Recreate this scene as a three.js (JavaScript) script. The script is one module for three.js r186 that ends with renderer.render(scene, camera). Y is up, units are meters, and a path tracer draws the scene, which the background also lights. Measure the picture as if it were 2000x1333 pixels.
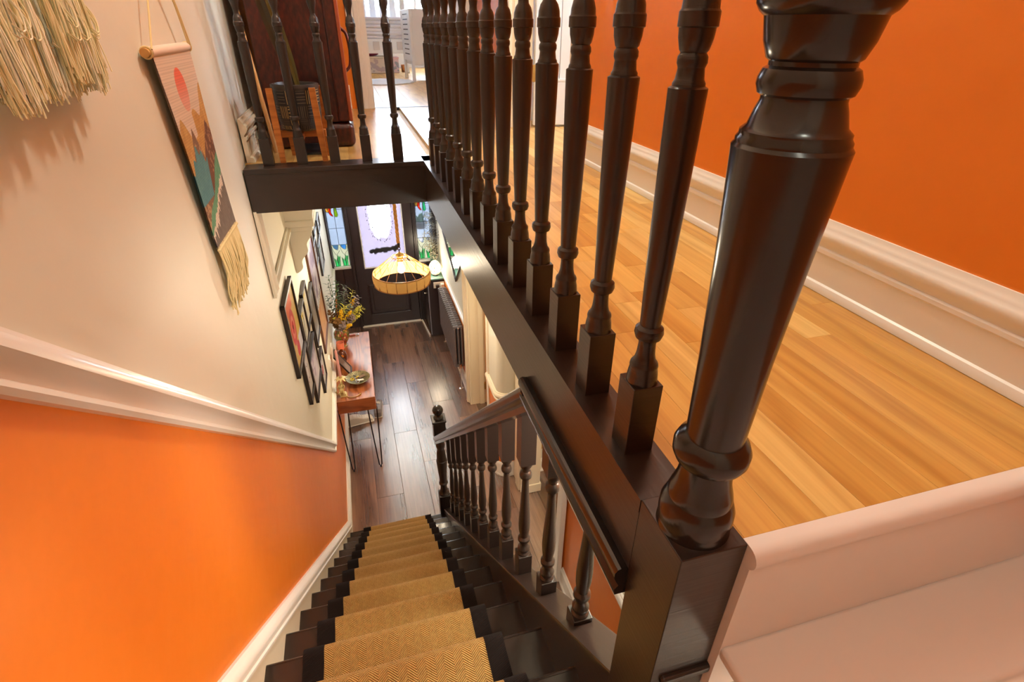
import * as THREE from 'three';
import { RoundedBoxGeometry } from 'three/addons/geometries/RoundedBoxGeometry.js';
import { mergeGeometries, toCreasedNormals } from 'three/addons/utils/BufferGeometryUtils.js';

// ---------------------------------------------------------------- camera, sky, lights, exposure
const scene = new THREE.Scene();
const EYE = 3.7206;
const camera = new THREE.PerspectiveCamera(65.65, 2000 / 1333, 0.02, 60);
camera.position.set(0, EYE, 0);
camera.rotation.set(-0.532949, -0.279176, 0.008366, 'YXZ');
scene.add(camera);
const renderer = new THREE.WebGLRenderer({ antialias: true });
renderer.toneMapping = THREE.LinearToneMapping;
renderer.toneMappingExposure = 0.93;
renderer.shadowMap.enabled = true;
scene.background = new THREE.Color().setRGB(0.76, 0.87, 1.0);
scene.backgroundIntensity = 32.0;
const WARM = [1.0, 0.84, 0.60], SOFT = [0.98, 1.0, 0.84];
function pointLamp(parent, name, pos, rgb, power, radius = 2) {   // a lamp's own light
  const l = new THREE.PointLight(new THREE.Color().setRGB(...rgb), power, 0, 2);
  l.name = name; l.position.set(...pos); l.castShadow = true; l.shadow.radius = radius; l.shadow.bias = -0.0005;
  parent.add(l); return l;
}
const POWER = { landing: 8.2, stairhead: 1.4, corridor: 3.4, pendant: 3.4, egg: 1.0, room: 3.4 };

// ---------------------------------------------------------------- helpers
let seed = 20240517;
const rnd = () => { seed = (seed * 1664525 + 1013904223) >>> 0; return seed / 4294967296; };
const rr = (a, b) => a + (b - a) * rnd();
const V = (x, y, z) => new THREE.Vector3(x, y, z);
const col = (r, g, b) => new THREE.Color().setRGB(r / 255, g / 255, b / 255, THREE.SRGBColorSpace);
const used = new Map();
function numbered(n) { const k = used.get(n) || 0; used.set(n, k + 1); return k ? n + '_' + String(k).padStart(3, '0') : n; }
function shade(o) { o.traverse(c => { if (c.isMesh) { c.castShadow = true; c.receiveShadow = true; } }); return o; }
function part(name, geo, mat, parent) {
  const m = new THREE.Mesh(Array.isArray(geo) ? merge(geo) : geo, mat); m.name = name; m.castShadow = m.receiveShadow = true;
  if (parent) parent.add(m); return m;
}
function tag(o, label, category, group) { o.userData.label = label; o.userData.category = category; if (group) o.userData.group = group; return o; }
function thing(name, label, category, pos = [0, 0, 0], turn = 0, group) {
  const g = new THREE.Group(); g.name = numbered(name); g.position.set(...pos); g.rotation.y = turn; scene.add(g);
  return tag(g, label, category, group);
}
function solo(name, label, category, geo, mat, group) { return tag(part(numbered(name), geo, mat, scene), label, category, group); }
function struct(name, geo, mat, parent) {
  const m = part(parent ? name : numbered(name), geo, mat, parent || scene); if (!parent) m.userData.kind = 'structure'; return m;
}
function structGroup(name) { const g = new THREE.Group(); g.name = numbered(name); g.userData.kind = 'structure'; scene.add(g); return g; }
function merge(list) {
  return mergeGeometries(list.map(g => { const h = g.index ? g.toNonIndexed() : g.clone(); for (const k of Object.keys(h.attributes)) if (!['position', 'normal', 'uv'].includes(k)) h.deleteAttribute(k);
    if (!h.attributes.uv) h.setAttribute('uv', new THREE.BufferAttribute(new Float32Array(h.attributes.position.count * 2), 2)); h.morphAttributes = {}; return h; }));
}
// box from corner to corner with a chamfer
function bx(x0, x1, y0, y1, z0, z1, r = 0) {
  const w = x1 - x0, h = y1 - y0, d = z1 - z0;
  const g = r > 0 ? new RoundedBoxGeometry(w, h, d, 2, Math.min(r, w / 2.1, h / 2.1, d / 2.1)) : new THREE.BoxGeometry(w, h, d);
  g.translate((x0 + x1) / 2, (y0 + y1) / 2, (z0 + z1) / 2); return uvm(g);
}
// uv in metres from the dominant axis of each face; grain: the axis laid along u
function uvm(g0, grain = 'z', ou = 0, ov = 0) {
  const g = g0.index ? g0.toNonIndexed() : g0, p = g.attributes.position, n = p.count, uv = new Float32Array(n * 2);
  const a = V(), b = V(), c = V(), q = 'xyz'.indexOf(grain);
  for (let i = 0; i < n; i += 3) {
    a.fromBufferAttribute(p, i); b.fromBufferAttribute(p, i + 1).sub(a); c.fromBufferAttribute(p, i + 2).sub(a);
    b.cross(c); const ab = [Math.abs(b.x), Math.abs(b.y), Math.abs(b.z)], k = ab.indexOf(Math.max(...ab));
    let [u, v] = [0, 1, 2].filter(t => t !== k); if (v === q) [u, v] = [v, u];
    for (let j = 0; j < 3; j++) { const e = [p.getX(i + j), p.getY(i + j), p.getZ(i + j)]; uv[(i + j) * 2] = e[u] + ou; uv[(i + j) * 2 + 1] = e[v] + ov; }
  }
  g.setAttribute('uv', new THREE.BufferAttribute(uv, 2)); return g;
}
// toCreasedNormals joins points closer than a centimetre: work on an enlarged copy
function creased(g, a) { const b = g.clone().scale(200, 200, 200), c = toCreasedNormals(b, a); return c.scale(1 / 200, 1 / 200, 1 / 200); }
const lathe = (pts, seg = 24) => new THREE.LatheGeometry(pts.map(([r, y]) => new THREE.Vector2(Math.max(r, 1e-5), y)), seg);
// smooth a turned profile: crisp lathe with creased normals
const turned = (pts, seg = 28) => creased(lathe(pts, seg), 0.6);
function tube(pts, r, seg = 24, rad = 8, closed = false) {
  return new THREE.TubeGeometry(new THREE.CatmullRomCurve3(pts.map(p => V(...p)), closed, 'centripetal'), seg, r, rad, closed);
}
const rod = (a, b, r, rad = 8, r2 = r) => {
  const A = V(...a), B = V(...b), d = B.clone().sub(A), g = new THREE.CylinderGeometry(r2, r, d.length(), rad);
  g.applyQuaternion(new THREE.Quaternion().setFromUnitVectors(V(0, 1, 0), d.normalize())); const m = A.add(B).multiplyScalar(0.5);
  return g.translate(m.x, m.y, m.z);
};
// prism: polygon [[a,b]...] mapped to 3-D by place(a, b, t) for t = 0 and 1
function prism(poly, place) {
  const tri = THREE.ShapeUtils.triangulateShape(poly.map(p => new THREE.Vector2(...p)), []), P = [], put = v => P.push(v.x, v.y, v.z);
  for (const [i, j, k] of tri) { for (const t of [i, j, k]) put(place(...poly[t], 0)); for (const t of [i, k, j]) put(place(...poly[t], 1)); }
  poly.forEach((p, i) => { const q = poly[(i + 1) % poly.length]; const A = place(...p, 0), B = place(...q, 0), C = place(...q, 1), D = place(...p, 1); for (const v of [A, C, B, A, D, C]) put(v); });
  const g = new THREE.BufferGeometry(); g.setAttribute('position', new THREE.Float32BufferAttribute(P, 3)); g.computeVertexNormals();
  return uvm(g);
}
// sweep a moulding profile [[out, up]...] along a path [[a, b]...] that lies in the wall; place(out, a, b) -> point
function sweep(path, profile, place, closed = false, crease = 0.6) {
  const n = path.length, rings = path.map((p, i) => {
    const pv = path[closed ? (i + n - 1) % n : Math.max(i - 1, 0)], nx = path[closed ? (i + 1) % n : Math.min(i + 1, n - 1)];
    const d1 = [p[0] - pv[0], p[1] - pv[1]], d2 = [nx[0] - p[0], nx[1] - p[1]];
    const un = d => { const l = Math.hypot(...d); return l < 1e-9 ? null : [-d[1] / l, d[0] / l]; };
    let n1 = un(d1), n2 = un(d2); n1 = n1 || n2; n2 = n2 || n1;
    let m = [n1[0] + n2[0], n1[1] + n2[1]]; const l = Math.hypot(...m); m = [m[0] / l, m[1] / l]; const s = 1 / Math.max(0.3, m[0] * n1[0] + m[1] * n1[1]);
    return profile.map(([o, u]) => place(o, p[0] + m[0] * u * s, p[1] + m[1] * u * s));
  });
  const P = [], k = profile.length, quad = (A, B, C, D) => { for (const v of [A, B, C, A, C, D]) P.push(v.x, v.y, v.z); };
  for (let i = 0; i < (closed ? n : n - 1); i++) for (let j = 0; j < k - 1; j++) { const R = rings[i], S = rings[(i + 1) % n]; quad(R[j], S[j], S[j + 1], R[j + 1]); }
  if (!closed) for (const R of [rings[0], rings[n - 1]]) for (const [a, b, c] of THREE.ShapeUtils.triangulateShape(profile.map(p => new THREE.Vector2(...p)), [])) for (const v of [R[a], R[b], R[c]]) P.push(v.x, v.y, v.z);
  const g = new THREE.BufferGeometry(); g.setAttribute('position', new THREE.Float32BufferAttribute(P, 3)); g.computeVertexNormals();
  return uvm(creased(g, crease));
}

// ---------------------------------------------------------------- computed textures
function hash(x, y) { let h = (Math.imul(x, 374761393) + Math.imul(y, 668265263)) | 0; h = Math.imul(h ^ (h >>> 13), 1274126177); return ((h ^ (h >>> 16)) >>> 0) / 4294967296; }
function vn(x, y, px, py) {
  const xi = Math.floor(x), yi = Math.floor(y), fx = x - xi, fy = y - yi, w = (a, p) => ((a % p) + p) % p;
  const u = fx * fx * (3 - 2 * fx), v = fy * fy * (3 - 2 * fy), h = (i, j) => hash(w(i, px), w(j, py));
  return (h(xi, yi) * (1 - u) + h(xi + 1, yi) * u) * (1 - v) + (h(xi, yi + 1) * (1 - u) + h(xi + 1, yi + 1) * u) * v;
}
function fbm(x, y, px, py, o = 4) { let s = 0, a = 0.5; for (let i = 0; i < o; i++) { s += a * vn(x + 17 * i, y + 31 * i, px, py); x *= 2; y *= 2; px *= 2; py *= 2; a *= 0.5; } return s; }
function dataTex(w, h, fn, srgb = true, ru = 1, rv = 1) {   // fn(u, v) -> [r,g,b] 0..255; ru, rv: metres per tile
  const d = new Uint8Array(w * h * 4);
  for (let j = 0; j < h; j++) for (let i = 0; i < w; i++) { const c = fn(i / w, j / h); const o = (j * w + i) * 4; d[o] = c[0]; d[o + 1] = c[1]; d[o + 2] = c[2]; d[o + 3] = 255; }
  const t = new THREE.DataTexture(d, w, h, THREE.RGBAFormat); t.wrapS = t.wrapT = THREE.RepeatWrapping; t.magFilter = THREE.LinearFilter; t.minFilter = THREE.LinearMipmapLinearFilter; t.generateMipmaps = true;
  if (srgb) t.colorSpace = THREE.SRGBColorSpace; t.repeat.set(1 / ru, 1 / rv); t.needsUpdate = true; return t;
}
const cl = x => Math.max(0, Math.min(255, x)), mixc = (a, b, t) => a.map((v, i) => cl(v + (b[i] - v) * t));
// wood: grain along u
function woodTex(light, dark, opt = {}) {
  const { w = 512, h = 512, ru = 1.2, rv = 0.5, rings = 9, warp = 3.2, pores = 0.35 } = opt;
  return dataTex(w, h, (u, v) => {
    const q = fbm(u * 3, v * 6, 3, 6, 3), f = fbm(u * 6, v * 90, 6, 90, 3), p = fbm(u * 20, v * 220, 20, 220, 2);
    const ring = 0.5 + 0.5 * Math.sin(2 * Math.PI * (v * rings + warp * q));
    let t = 0.42 * Math.pow(ring, 2.2) + 0.5 * (f - 0.25) + pores * Math.max(0, p - 0.45);
    return mixc(light, dark, Math.max(0, Math.min(1, t)));
  }, true, ru, rv);
}
const bumpNoise = (sx, sy, o = 4, ru = 1, rv = 1, n = 256) => dataTex(n, n, (u, v) => { const t = 255 * fbm(u * sx, v * sy, sx, sy, o); return [t, t, t]; }, false, ru, rv);

const T = {
  oak: woodTex([226, 192, 122], [180, 134, 70], { rings: 5, warp: 2.2 }),
  laminate: woodTex([142, 108, 88], [66, 47, 39], { rings: 2.5, warp: 1.2, pores: 0.6, ru: 1.6, rv: 0.8 }),
  table: woodTex([172, 98, 56], [96, 44, 22], { rings: 5, warp: 4, ru: 1.3, rv: 0.6 }),
  pine: woodTex([206, 128, 54], [160, 84, 26], { rings: 9, warp: 2, ru: 0.8, rv: 0.3 }),
  plaster: bumpNoise(7, 7, 5, 0.9, 0.9),
  brush: bumpNoise(6, 120, 3, 0.5, 0.35),
  hammer: bumpNoise(14, 14, 2, 0.3, 0.3, 128),
  weave: dataTex(64, 64, (u, v) => { const t = 128 + 60 * Math.sin(u * 2 * Math.PI * 8) * Math.sin(v * 2 * Math.PI * 8) + 60 * (hash(u * 64 | 0, v * 64 | 0) - 0.5); return [t, t, t]; }, false, 0.05, 0.05),
};
// herringbone jute: u across the stair, v along the runner
const chev = (u, v) => { const s = Math.abs(((u * 2) % 2) - 1), ph = v * 8 + s * 3.4; return [ph, s]; };
T.jute = dataTex(256, 256, (u, v) => {
  const [ph, s] = chev(u, v), f = ph - Math.floor(ph), y = 0.5 + 0.5 * Math.cos(2 * Math.PI * f), tw = hash((u * 60) | 0, Math.floor(ph) * 7 + 3), n = hash((u * 256) | 0, (v * 256) | 0);
  return mixc([142, 100, 50], [228, 186, 112], Math.max(0, Math.min(1, 0.22 + 0.6 * y + 0.3 * (tw - 0.5) + 0.25 * (n - 0.5))));
}, true, 0.047, 0.05);
T.juteBump = dataTex(256, 256, (u, v) => { const [ph] = chev(u, v), f = ph - Math.floor(ph); const t = 255 * (0.15 + 0.7 * (0.5 + 0.5 * Math.cos(2 * Math.PI * f)) + 0.15 * hash((u * 90) | 0, (v * 90) | 0)); return [t, t, t]; }, false, 0.047, 0.05);
T.binding = dataTex(64, 64, (u, v) => { const a = 0.5 + 0.5 * Math.sin(2 * Math.PI * (u * 4 + v * 8)), b = hash((u * 64) | 0, (v * 64) | 0); const t = 255 * (0.3 + 0.5 * a + 0.2 * b); return [t, t, t]; }, false, 0.04, 0.04);
// figured mahogany: chevron figure down the middle of the panel
T.mahogany = dataTex(512, 512, (u, v) => {
  const s = Math.abs(u - 0.5), q = fbm(u * 4, v * 3, 4, 3, 3), st = Math.sin(2 * Math.PI * (v * 16 + s * 15 + q * 5)), f = fbm(u * 60, v * 50 , 60, 50, 3);
  return mixc([92, 34, 20], [34, 11, 8], Math.max(0, Math.min(1, 0.48 + 0.12 * st + 1.0 * (f - 0.45) + 0.8 * (q - 0.45))));
}, true, 0.46, 1.0);

// ---------------------------------------------------------------- materials
const std = o => new THREE.MeshPhysicalMaterial({ side: THREE.DoubleSide, ...o });
const M = {
  cream: std({ color: col(226, 220, 203), roughness: 0.62, bumpMap: T.plaster, bumpScale: 0.004 }),
  white: std({ color: col(242, 236, 230), roughness: 0.28 }),
  step: std({ color: col(232, 222, 216), roughness: 0.34, bumpMap: T.plaster, bumpScale: 0.003 }),
  casing: std({ color: col(240, 225, 200), roughness: 0.3 }),
  coolWhite: std({ color: col(240, 240, 242), roughness: 0.4 }),
  orange: std({ color: col(232, 126, 28), roughness: 0.42, bumpMap: T.plaster, bumpScale: 0.003 }),
  black: std({ color: col(43, 33, 29), roughness: 0.28, bumpMap: T.brush, bumpScale: 0.00025 }),
  blackGloss: std({ color: col(36, 28, 26), roughness: 0.2 }),
  tread: std({ color: col(46, 33, 27), roughness: 0.22, bumpMap: T.plaster, bumpScale: 0.003 }),
  doorDark: std({ color: col(52, 42, 46), roughness: 0.3 }),
  jute: std({ map: T.jute, color: col(236, 232, 222), bumpMap: T.juteBump, bumpScale: 0.004, roughness: 0.92 }),
  binding: std({ color: col(26, 18, 16), bumpMap: T.binding, bumpScale: 0.0015, roughness: 0.95, specularIntensity: 0.25 }),
  iron: std({ color: col(40, 30, 32), roughness: 0.4, metalness: 0.5 }),
  graphite: std({ color: col(112, 108, 113), roughness: 0.3, metalness: 0.15 }),
  chrome: std({ color: col(225, 215, 205), roughness: 0.12, metalness: 1 }),
  brass: std({ color: col(196, 160, 92), roughness: 0.28, metalness: 1 }),
  rope: std({ color: col(196, 138, 66), roughness: 0.9, bumpMap: T.weave, bumpScale: 0.002 }),
  cord: std({ color: col(228, 204, 150), roughness: 0.95 }),
  table: std({ map: T.table, roughness: 0.26, ior: 1.9 }),
  pine: std({ map: T.pine, roughness: 0.4 }),
  mahogany: std({ map: T.mahogany, roughness: 0.3 }),
  frame: std({ color: col(44, 30, 24), roughness: 0.4 }),
  frameGrey: std({ color: col(60, 56, 58), roughness: 0.35 }),
  mount: std({ color: col(226, 216, 204), roughness: 0.7 }),
  glass: std({ color: 0xffffff, roughness: 0, transmission: 1, thickness: 0, ior: 1.45 }),
  lead: std({ color: col(34, 34, 40), roughness: 0.5, metalness: 0.3 }),
};
const oaks = [[255, 250, 240], [240, 222, 192], [252, 238, 210], [230, 206, 168], [248, 234, 216], [242, 218, 180]].map(c => std({ map: T.oak, color: col(...c), roughness: 0.3 }));
const lams = [[255, 255, 255], [232, 222, 222], [246, 236, 228], [214, 204, 204], [255, 238, 222]].map(c => std({ map: T.laminate, color: col(...c), roughness: 0.27, ior: 2.4 }));
const tint = (r, g, b, o = {}) => std({ color: col(r, g, b), roughness: 0.6, ...o });
// ---------------------------------------------------------------- the setting
const LF = 3.2006, WL = -0.468, EX = 0.294, TZ = -2.507, TOP = 5.75, RISE = 0.1924, GO = 0.2136, Z0 = -3.15;
const FRONT = -7.0, BACK = 1.6, WA = 0.915, QL = 2.886, UX = 1.0;
const WX = z => (z < -3 ? WL + 0.009 * (z + 3) : WL);
const leftWall = (o, z, y) => V(WX(z) + o, y, z);
// left wall: orange below the dado rail, cream above
const dadoMid = [[FRONT, 0.902], [-3.388, 0.902], [-3.0, 1.257], [-0.2, 3.819], [BACK, 3.819]];
struct('wall_left', prism([...dadoMid, [BACK, TOP], [-4.44, TOP], [-4.44, LF - 0.2], [FRONT, LF - 0.2]], (z, y, t) => leftWall(-0.14 * t, z, y)), M.cream);
struct('wall_left_lower', prism([[FRONT, 0], [-3.0, 0], [BACK, 0], ...dadoMid.slice().reverse()], (z, y, t) => leftWall(-0.14 * t, z, y)), M.orange);
const dadoProfile = [[0, 0.045], [0.013, 0.045], [0.016, 0.037], [0.023, 0.033], [0.03, 0.022], [0.031, 0.012], [0.024, 0.006], [0.017, -0.002], [0.013, -0.013], [0.013, -0.021], [0.02, -0.025], [0.021, -0.033], [0.016, -0.042], [0, -0.042]];
struct('trim_1', sweep(dadoMid, dadoProfile, leftWall), M.white);
// skirting: along the hall, up the stairs, along the quarter landing
const skirtTop = [[FRONT, 0.165], [-3.3, 0.165], [-3.0, 0.437], [-0.1, 3.06], [BACK, 3.06]];
const capProfile = [[0, 0], [0.01, 0], [0.014, -0.006], [0.022, -0.012], [0.028, -0.022], [0.028, -0.03], [0.022, -0.036], [0.023, -0.046], [0.028, -0.05], [0.028, -0.056], [0.02, -0.06], [0, -0.06]];
const bl = structGroup('baseboard_left');
struct('moulding', sweep(skirtTop, capProfile, leftWall), M.white, bl);
struct('board', prism([[FRONT, 0], [-3.0, 0], [-0.1, 2.4], [BACK, 2.4], [BACK, 3.03], [-0.1, 3.03], [-3.0, 0.4], [-3.31, 0.135], [FRONT, 0.135]], (z, y, t) => leftWall(0.019 * t, z, y)), M.casing, bl);
// picture rail with its return, below the landing
struct('trim_2', sweep([[FRONT, 2.63], [-2.535, 2.63], [-2.535, 3.02]].map(p => p), [[0, 0.03], [0.01, 0.03], [0.014, 0.02], [0.026, 0.014], [0.028, 0.004], [0.016, -0.002], [0.012, -0.014], [0.016, -0.02], [0.012, -0.03], [0, -0.03]], leftWall), M.cream);
// corbel of the hall arch
{
  const c = structGroup('trim_3'), pr = [];
  for (let i = 0; i <= 28; i++) { const t = i / 28; pr.push([0.13 * Math.pow(t, 0.75) + 0.012 * Math.sin(t * Math.PI * 5) * (1 - 0.4 * t) + 0.008, 2.34 + 0.28 * t]); }
  struct('bracket', prism([[0, 2.34], ...pr, [0, 2.62]], (o, y, t) => V(WX(-3.6) + o, y, -3.45 - 0.24 * t)), M.cream, c);
  struct('abacus', [bx(WX(-3.6) - 0.02, WX(-3.6) + 0.15, 2.62, 2.65, -3.71, -3.43, 0.006), bx(WX(-3.6) - 0.02, WX(-3.6) + 0.165, 2.65, 2.69, -3.725, -3.415, 0.008)], M.cream, c);
  const arch = []; for (let i = 0; i <= 16; i++) { const a = i / 16 * Math.PI / 2; arch.push([WX(-3.6) + 0.16 + 0.5 * (1 - Math.cos(a)), 2.69 + 0.31 * Math.sin(a)]); }
  struct('arch', prism([[WX(-3.6) - 0.02, 2.69], ...arch, [WX(-3.6) - 0.02, 3.0]], (x, y, t) => V(x, y, -3.44 - 0.26 * t)), M.cream, c);
}
// hall floor: a slab with laminate planks laid on it
{
  const f = structGroup('hall_floor'); f.position.set(0, 0, -3.65); f.rotation.y = 0.0143;
  struct('slab', bx(-0.75, 2.7, -0.12, -0.012, FRONT + 3.5, BACK + 3.85), M.frame, f);
  const at = { '-2': -4.515, '-1': -5.057, 0: -4.518, 1: -4.007, 2: -4.949, 3: -6.013, 4: -5.3, 5: -4.4, 6: -5.0 };
  for (let k = -3; k <= 10; k++) {
    let z = (at[k] ?? -4.2 - 0.47 * (k & 3)) - 1.41 * 3;
    for (; z < -1.0; z += 1.41) {
      const a = Math.max(z, -7.06), b = Math.min(z + 1.41, -1.0); if (b - a < 0.05) continue;
      const geo = bx(0.013 + 0.24 * k, 0.013 + 0.24 * (k + 1) - 0.002, -0.012, 0, a + 3.65 + 0.001, b + 3.65 - 0.001, 0.0015);
      part('plank', uvm(geo, 'z', rr(0, 5), rr(0, 3)), lams[(rnd() * lams.length) | 0], f);
    }
  }
}
// landing: slab (its underside is the hall ceiling), parquet strips, white nosing
{
  const f = structGroup('landing_floor');
  struct('slab', [bx(0.335, 1.2, 3.0, 3.18, -2.62, -0.335), bx(-0.7, 2.7, 3.0, 3.18, -9.3, -2.6)], M.cream, f);
  const strip = (x0, x1, z0, z1) => part('plank', uvm(bx(x0, x1 - 0.0003, 3.18, LF, z0 + 0.0002, z1 - 0.0002, 0.0004), 'z', rr(0, 9), rr(0, 5)), oaks[(rnd() * oaks.length) | 0], f);
  for (let i = 0; i < 25; i++) {
    const x1 = 0.985 - 0.06 * i, x0 = x1 - 0.06, far = -4.44, near = x1 > 0.37 ? -0.331 : -2.62; if (x1 < -0.5) break;
    let z = near + rr(0, 0.3) - 0.3; let b = near;
    while (b > far) { const a = Math.max(far, Math.min(b, z) - rr(0.2, 0.46)); strip(Math.max(x0, near > -1 ? 0.365 : -0.5), x1, a, b); b = a; z = a; }
  }
  const bf = structGroup('bedroom_floor');
  struct('threshold', bx(0.15, 0.93, 3.18, LF + 0.002, -4.47, -4.44), M.frame, bf);
  for (let i = 0; i < 14; i++) { let b = -4.47 + 0.01; const x0 = -1.2 + 0.21 * i; b -= 0; let z = b, first = rr(0.3, 1.2); while (z > -9.2) { const a = Math.max(-9.2, z - first); part('plank', uvm(bx(x0, x0 + 0.209, 3.18, LF, a + 0.001, z, 0.001), 'z', rr(0, 9), rr(0, 5)), oaks[(rnd() * oaks.length) | 0], bf); z = a; first = 1.25; } }
  for (let i = 0; i < 6; i++) part('plank', uvm(bx(0.986 + 0.24 * i, 0.986 + 0.24 * (i + 1) - 0.001, 3.18, LF, -3.9, -1.9, 0.001), 'z', rr(0, 9), rr(0, 5)), oaks[i % oaks.length], f);
  // nosing and riser of the top step, painted
  const s = structGroup('landing_step');
  const nose = [[-0.331, 3.17], [-0.331, LF]]; for (let i = 0; i <= 8; i++) { const a = Math.PI / 2 - i / 8 * Math.PI * 0.85; nose.push([-0.318 + 0.016 * Math.cos(a), LF - 0.016 + 0.016 * Math.sin(a)]); } nose.push([-0.309, 3.165]);
  struct('nosing', creased(prism(nose, (z, y, t) => V(0.383 + 0.617 * t, y, z)), 0.7), M.step, s);
  struct('riser', bx(0.383, 1.0, 2.9, 3.17, -0.33, -0.309), M.step, s);
  struct('tread', bx(0.383, 1.0, 2.985, 3.008, -0.312, -0.178, 0.008), M.step, s);
  struct('lower_riser', bx(0.36, 1.0, QL - 0.05, 2.99, -0.215, -0.195), M.step, s);
  struct('quarter_landing_floor', bx(-0.6, 1.1, 2.68, QL, -0.165, BACK), M.step);
}
// upstairs shell
{
  struct('ceiling', bx(-1.4, 2.8, TOP, TOP + 0.12, -9.4, BACK + 0.14), M.coolWhite);
  struct('wall_right_upper', bx(UX, UX + 0.12, 2.5, TOP, -2.47, BACK), M.orange);
  const d = structGroup('wall_landing_side'); struct('plaster', [bx(0.95, 1.07, LF, TOP, -4.45, -3.4), bx(0.95, 1.12, 5.28, TOP, -3.4, -2.47)], M.orange, d);
  const w = structGroup('wall_landing_end'); struct('plaster', [bx(-0.7, 0.15, LF, TOP, -4.56, -4.44), bx(0.93, 1.2, LF, TOP, -4.56, -4.44), bx(0.15, 0.93, 5.24, TOP, -4.56, -4.44)], M.orange, w);
  const wb = structGroup('wall_back'); struct('plaster', [bx(-0.62, 1.3, 0, TOP, BACK, BACK + 0.14)], M.cream, wb);
  // bedroom
  const b = structGroup('wall_bedroom'); struct('plaster', [bx(-1.34, -1.2, LF - 0.2, TOP, -9.3, -4.5), bx(1.8, 1.94, LF - 0.2, TOP, -9.3, -4.5), bx(-1.3, -0.5, LF - 0.2, TOP, -4.62, -4.5), bx(1.15, 1.9, LF - 0.2, TOP, -4.62, -4.5),
    bx(-1.3, 1.9, LF - 0.2, 3.9, -9.34, -9.2), bx(-1.3, 0.0, 3.9, 5.3, -9.34, -9.2), bx(1.5, 1.9, 3.9, 5.3, -9.34, -9.2), bx(-1.3, 1.9, 5.3, TOP, -9.34, -9.2)], M.coolWhite, b);
  windowUnit('window_3', 0.0, 1.5, 3.9, 5.3, -9.27, 4);
  // side room beyond the landing door
  const r = structGroup('wall_side_room'); struct('plaster', [bx(1.07, 2.6, LF - 0.2, TOP, -3.7, -3.58), bx(1.1, 2.6, LF - 0.2, TOP, -2.0, -1.88), bx(2.48, 2.6, LF - 0.2, 4.2, -3.7, -1.9), bx(2.48, 2.6, 5.0, TOP, -3.7, -1.9), bx(2.48, 2.6, 4.2, 5.0, -3.7, -3.2), bx(2.48, 2.6, 4.2, 5.0, -2.4, -1.9)], M.coolWhite, r);
  struct('window_4', [bx(2.52, 2.56, 4.2, 4.25, -3.2, -2.4), bx(2.52, 2.56, 4.95, 5.0, -3.2, -2.4), bx(2.52, 2.56, 4.2, 5.0, -2.83, -2.77)], M.white);
  // tall upstairs skirting on the right
  const prof = [[0, 0.165], [0.006, 0.165], [0.009, 0.156], [0.013, 0.152], [0.014, 0.145], [0.021, 0.139], [0.023, 0.13], [0.019, 0.118], [0.011, 0.108], [0.009, 0.102], [0.016, 0.098], [0.017, 0.09], [0.013, 0.086], [0.013, 0.022], [0.02, 0.019], [0.024, 0.012], [0.025, 0.001], [0, 0.001]].map(([o, u]) => [o, u * 0.97]);
  struct('baseboard_right', sweep([[-2.47, LF], [-0.31, LF]], prof, (o, z, y) => V(UX - o * 0.7, y, z)), M.white);
  struct('baseboard_left_landing', sweep([[-4.44, LF], [-2.64, LF]], prof.map(([o, u]) => [o * 1.4, u * 1.12]), (o, z, y) => V(WX(z) + o, y, z)), M.casing);
  struct('baseboard_end', sweep([[-0.47, LF], [0.02, LF]], prof, (o, x, y) => V(x, y, -4.44 + o)), M.white);
  // bedroom door casing and the white casing right of it
  const cas = [[0, 0], [0.014, 0], [0.02, 0.012], [0.018, 0.03], [0.024, 0.036], [0.024, 0.06], [0.016, 0.068], [0.02, 0.08], [0.026, 0.09], [0.026, 0.115], [0, 0.118]];
  struct('trim_4', sweep([[0.174, LF], [0.174, 5.22], [0.915, 5.22], [0.915, LF]], cas, (o, x, y) => V(x, y, -4.44 + o)), M.white);
  struct('trim_5', [bx(0.172, 0.186, LF, 5.22, -4.58, -4.43), bx(0.9, 0.914, LF, 5.22, -4.58, -4.43)], M.white);
  // casing and open panelled door on the right of the landing
  const jc = structGroup('trim_6');
  struct('jamb', [bx(0.918, 0.94, LF, 5.27, -3.42, -3.33, 0.006), bx(0.94, 1.067, LF, 5.27, -3.42, -3.345), bx(0.955, 0.975, LF, 5.27, -3.35, -3.335, 0.004), bx(1.0, 1.02, LF, 5.27, -3.35, -3.335, 0.004)], M.casing, jc);
  struct('near_casing', bx(0.972, 1.13, LF, 5.27, -2.5, -2.46, 0.006), M.casing, jc);
  const dr = structGroup('door_2'); dr.position.set(1.075, LF + 0.012, -3.325); dr.rotation.y = -0.1;
  struct('leaf', [bx(0, 0.09, 0, 1.98, -0.02, 0.02, 0.003), bx(0.62, 0.7, 0, 1.98, -0.02, 0.02, 0.003), bx(0.085, 0.63, 0, 0.24, -0.02, 0.02, 0.003), bx(0.085, 0.63, 0.85, 0.98, -0.02, 0.02, 0.003), bx(0.085, 0.63, 1.84, 1.98, -0.02, 0.02, 0.003)], M.coolWhite, dr);
  for (const [y0, y1] of [[0.24, 0.85], [0.98, 1.84]]) for (let i = 0; i < 8; i++) struct('board', bx(0.087 + 0.067 * i, 0.087 + 0.067 * (i + 1) - 0.004, y0, y1, -0.008, 0.008, 0.002), M.coolWhite, dr);
  struct('panel_moulding', [bx(0.085, 0.1, 0.24, 0.85, 0.006, 0.022, 0.003), bx(0.61, 0.625, 0.24, 0.85, 0.006, 0.022, 0.003), bx(0.09, 0.62, 0.24, 0.255, 0.006, 0.022, 0.003)], M.coolWhite, dr);
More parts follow.
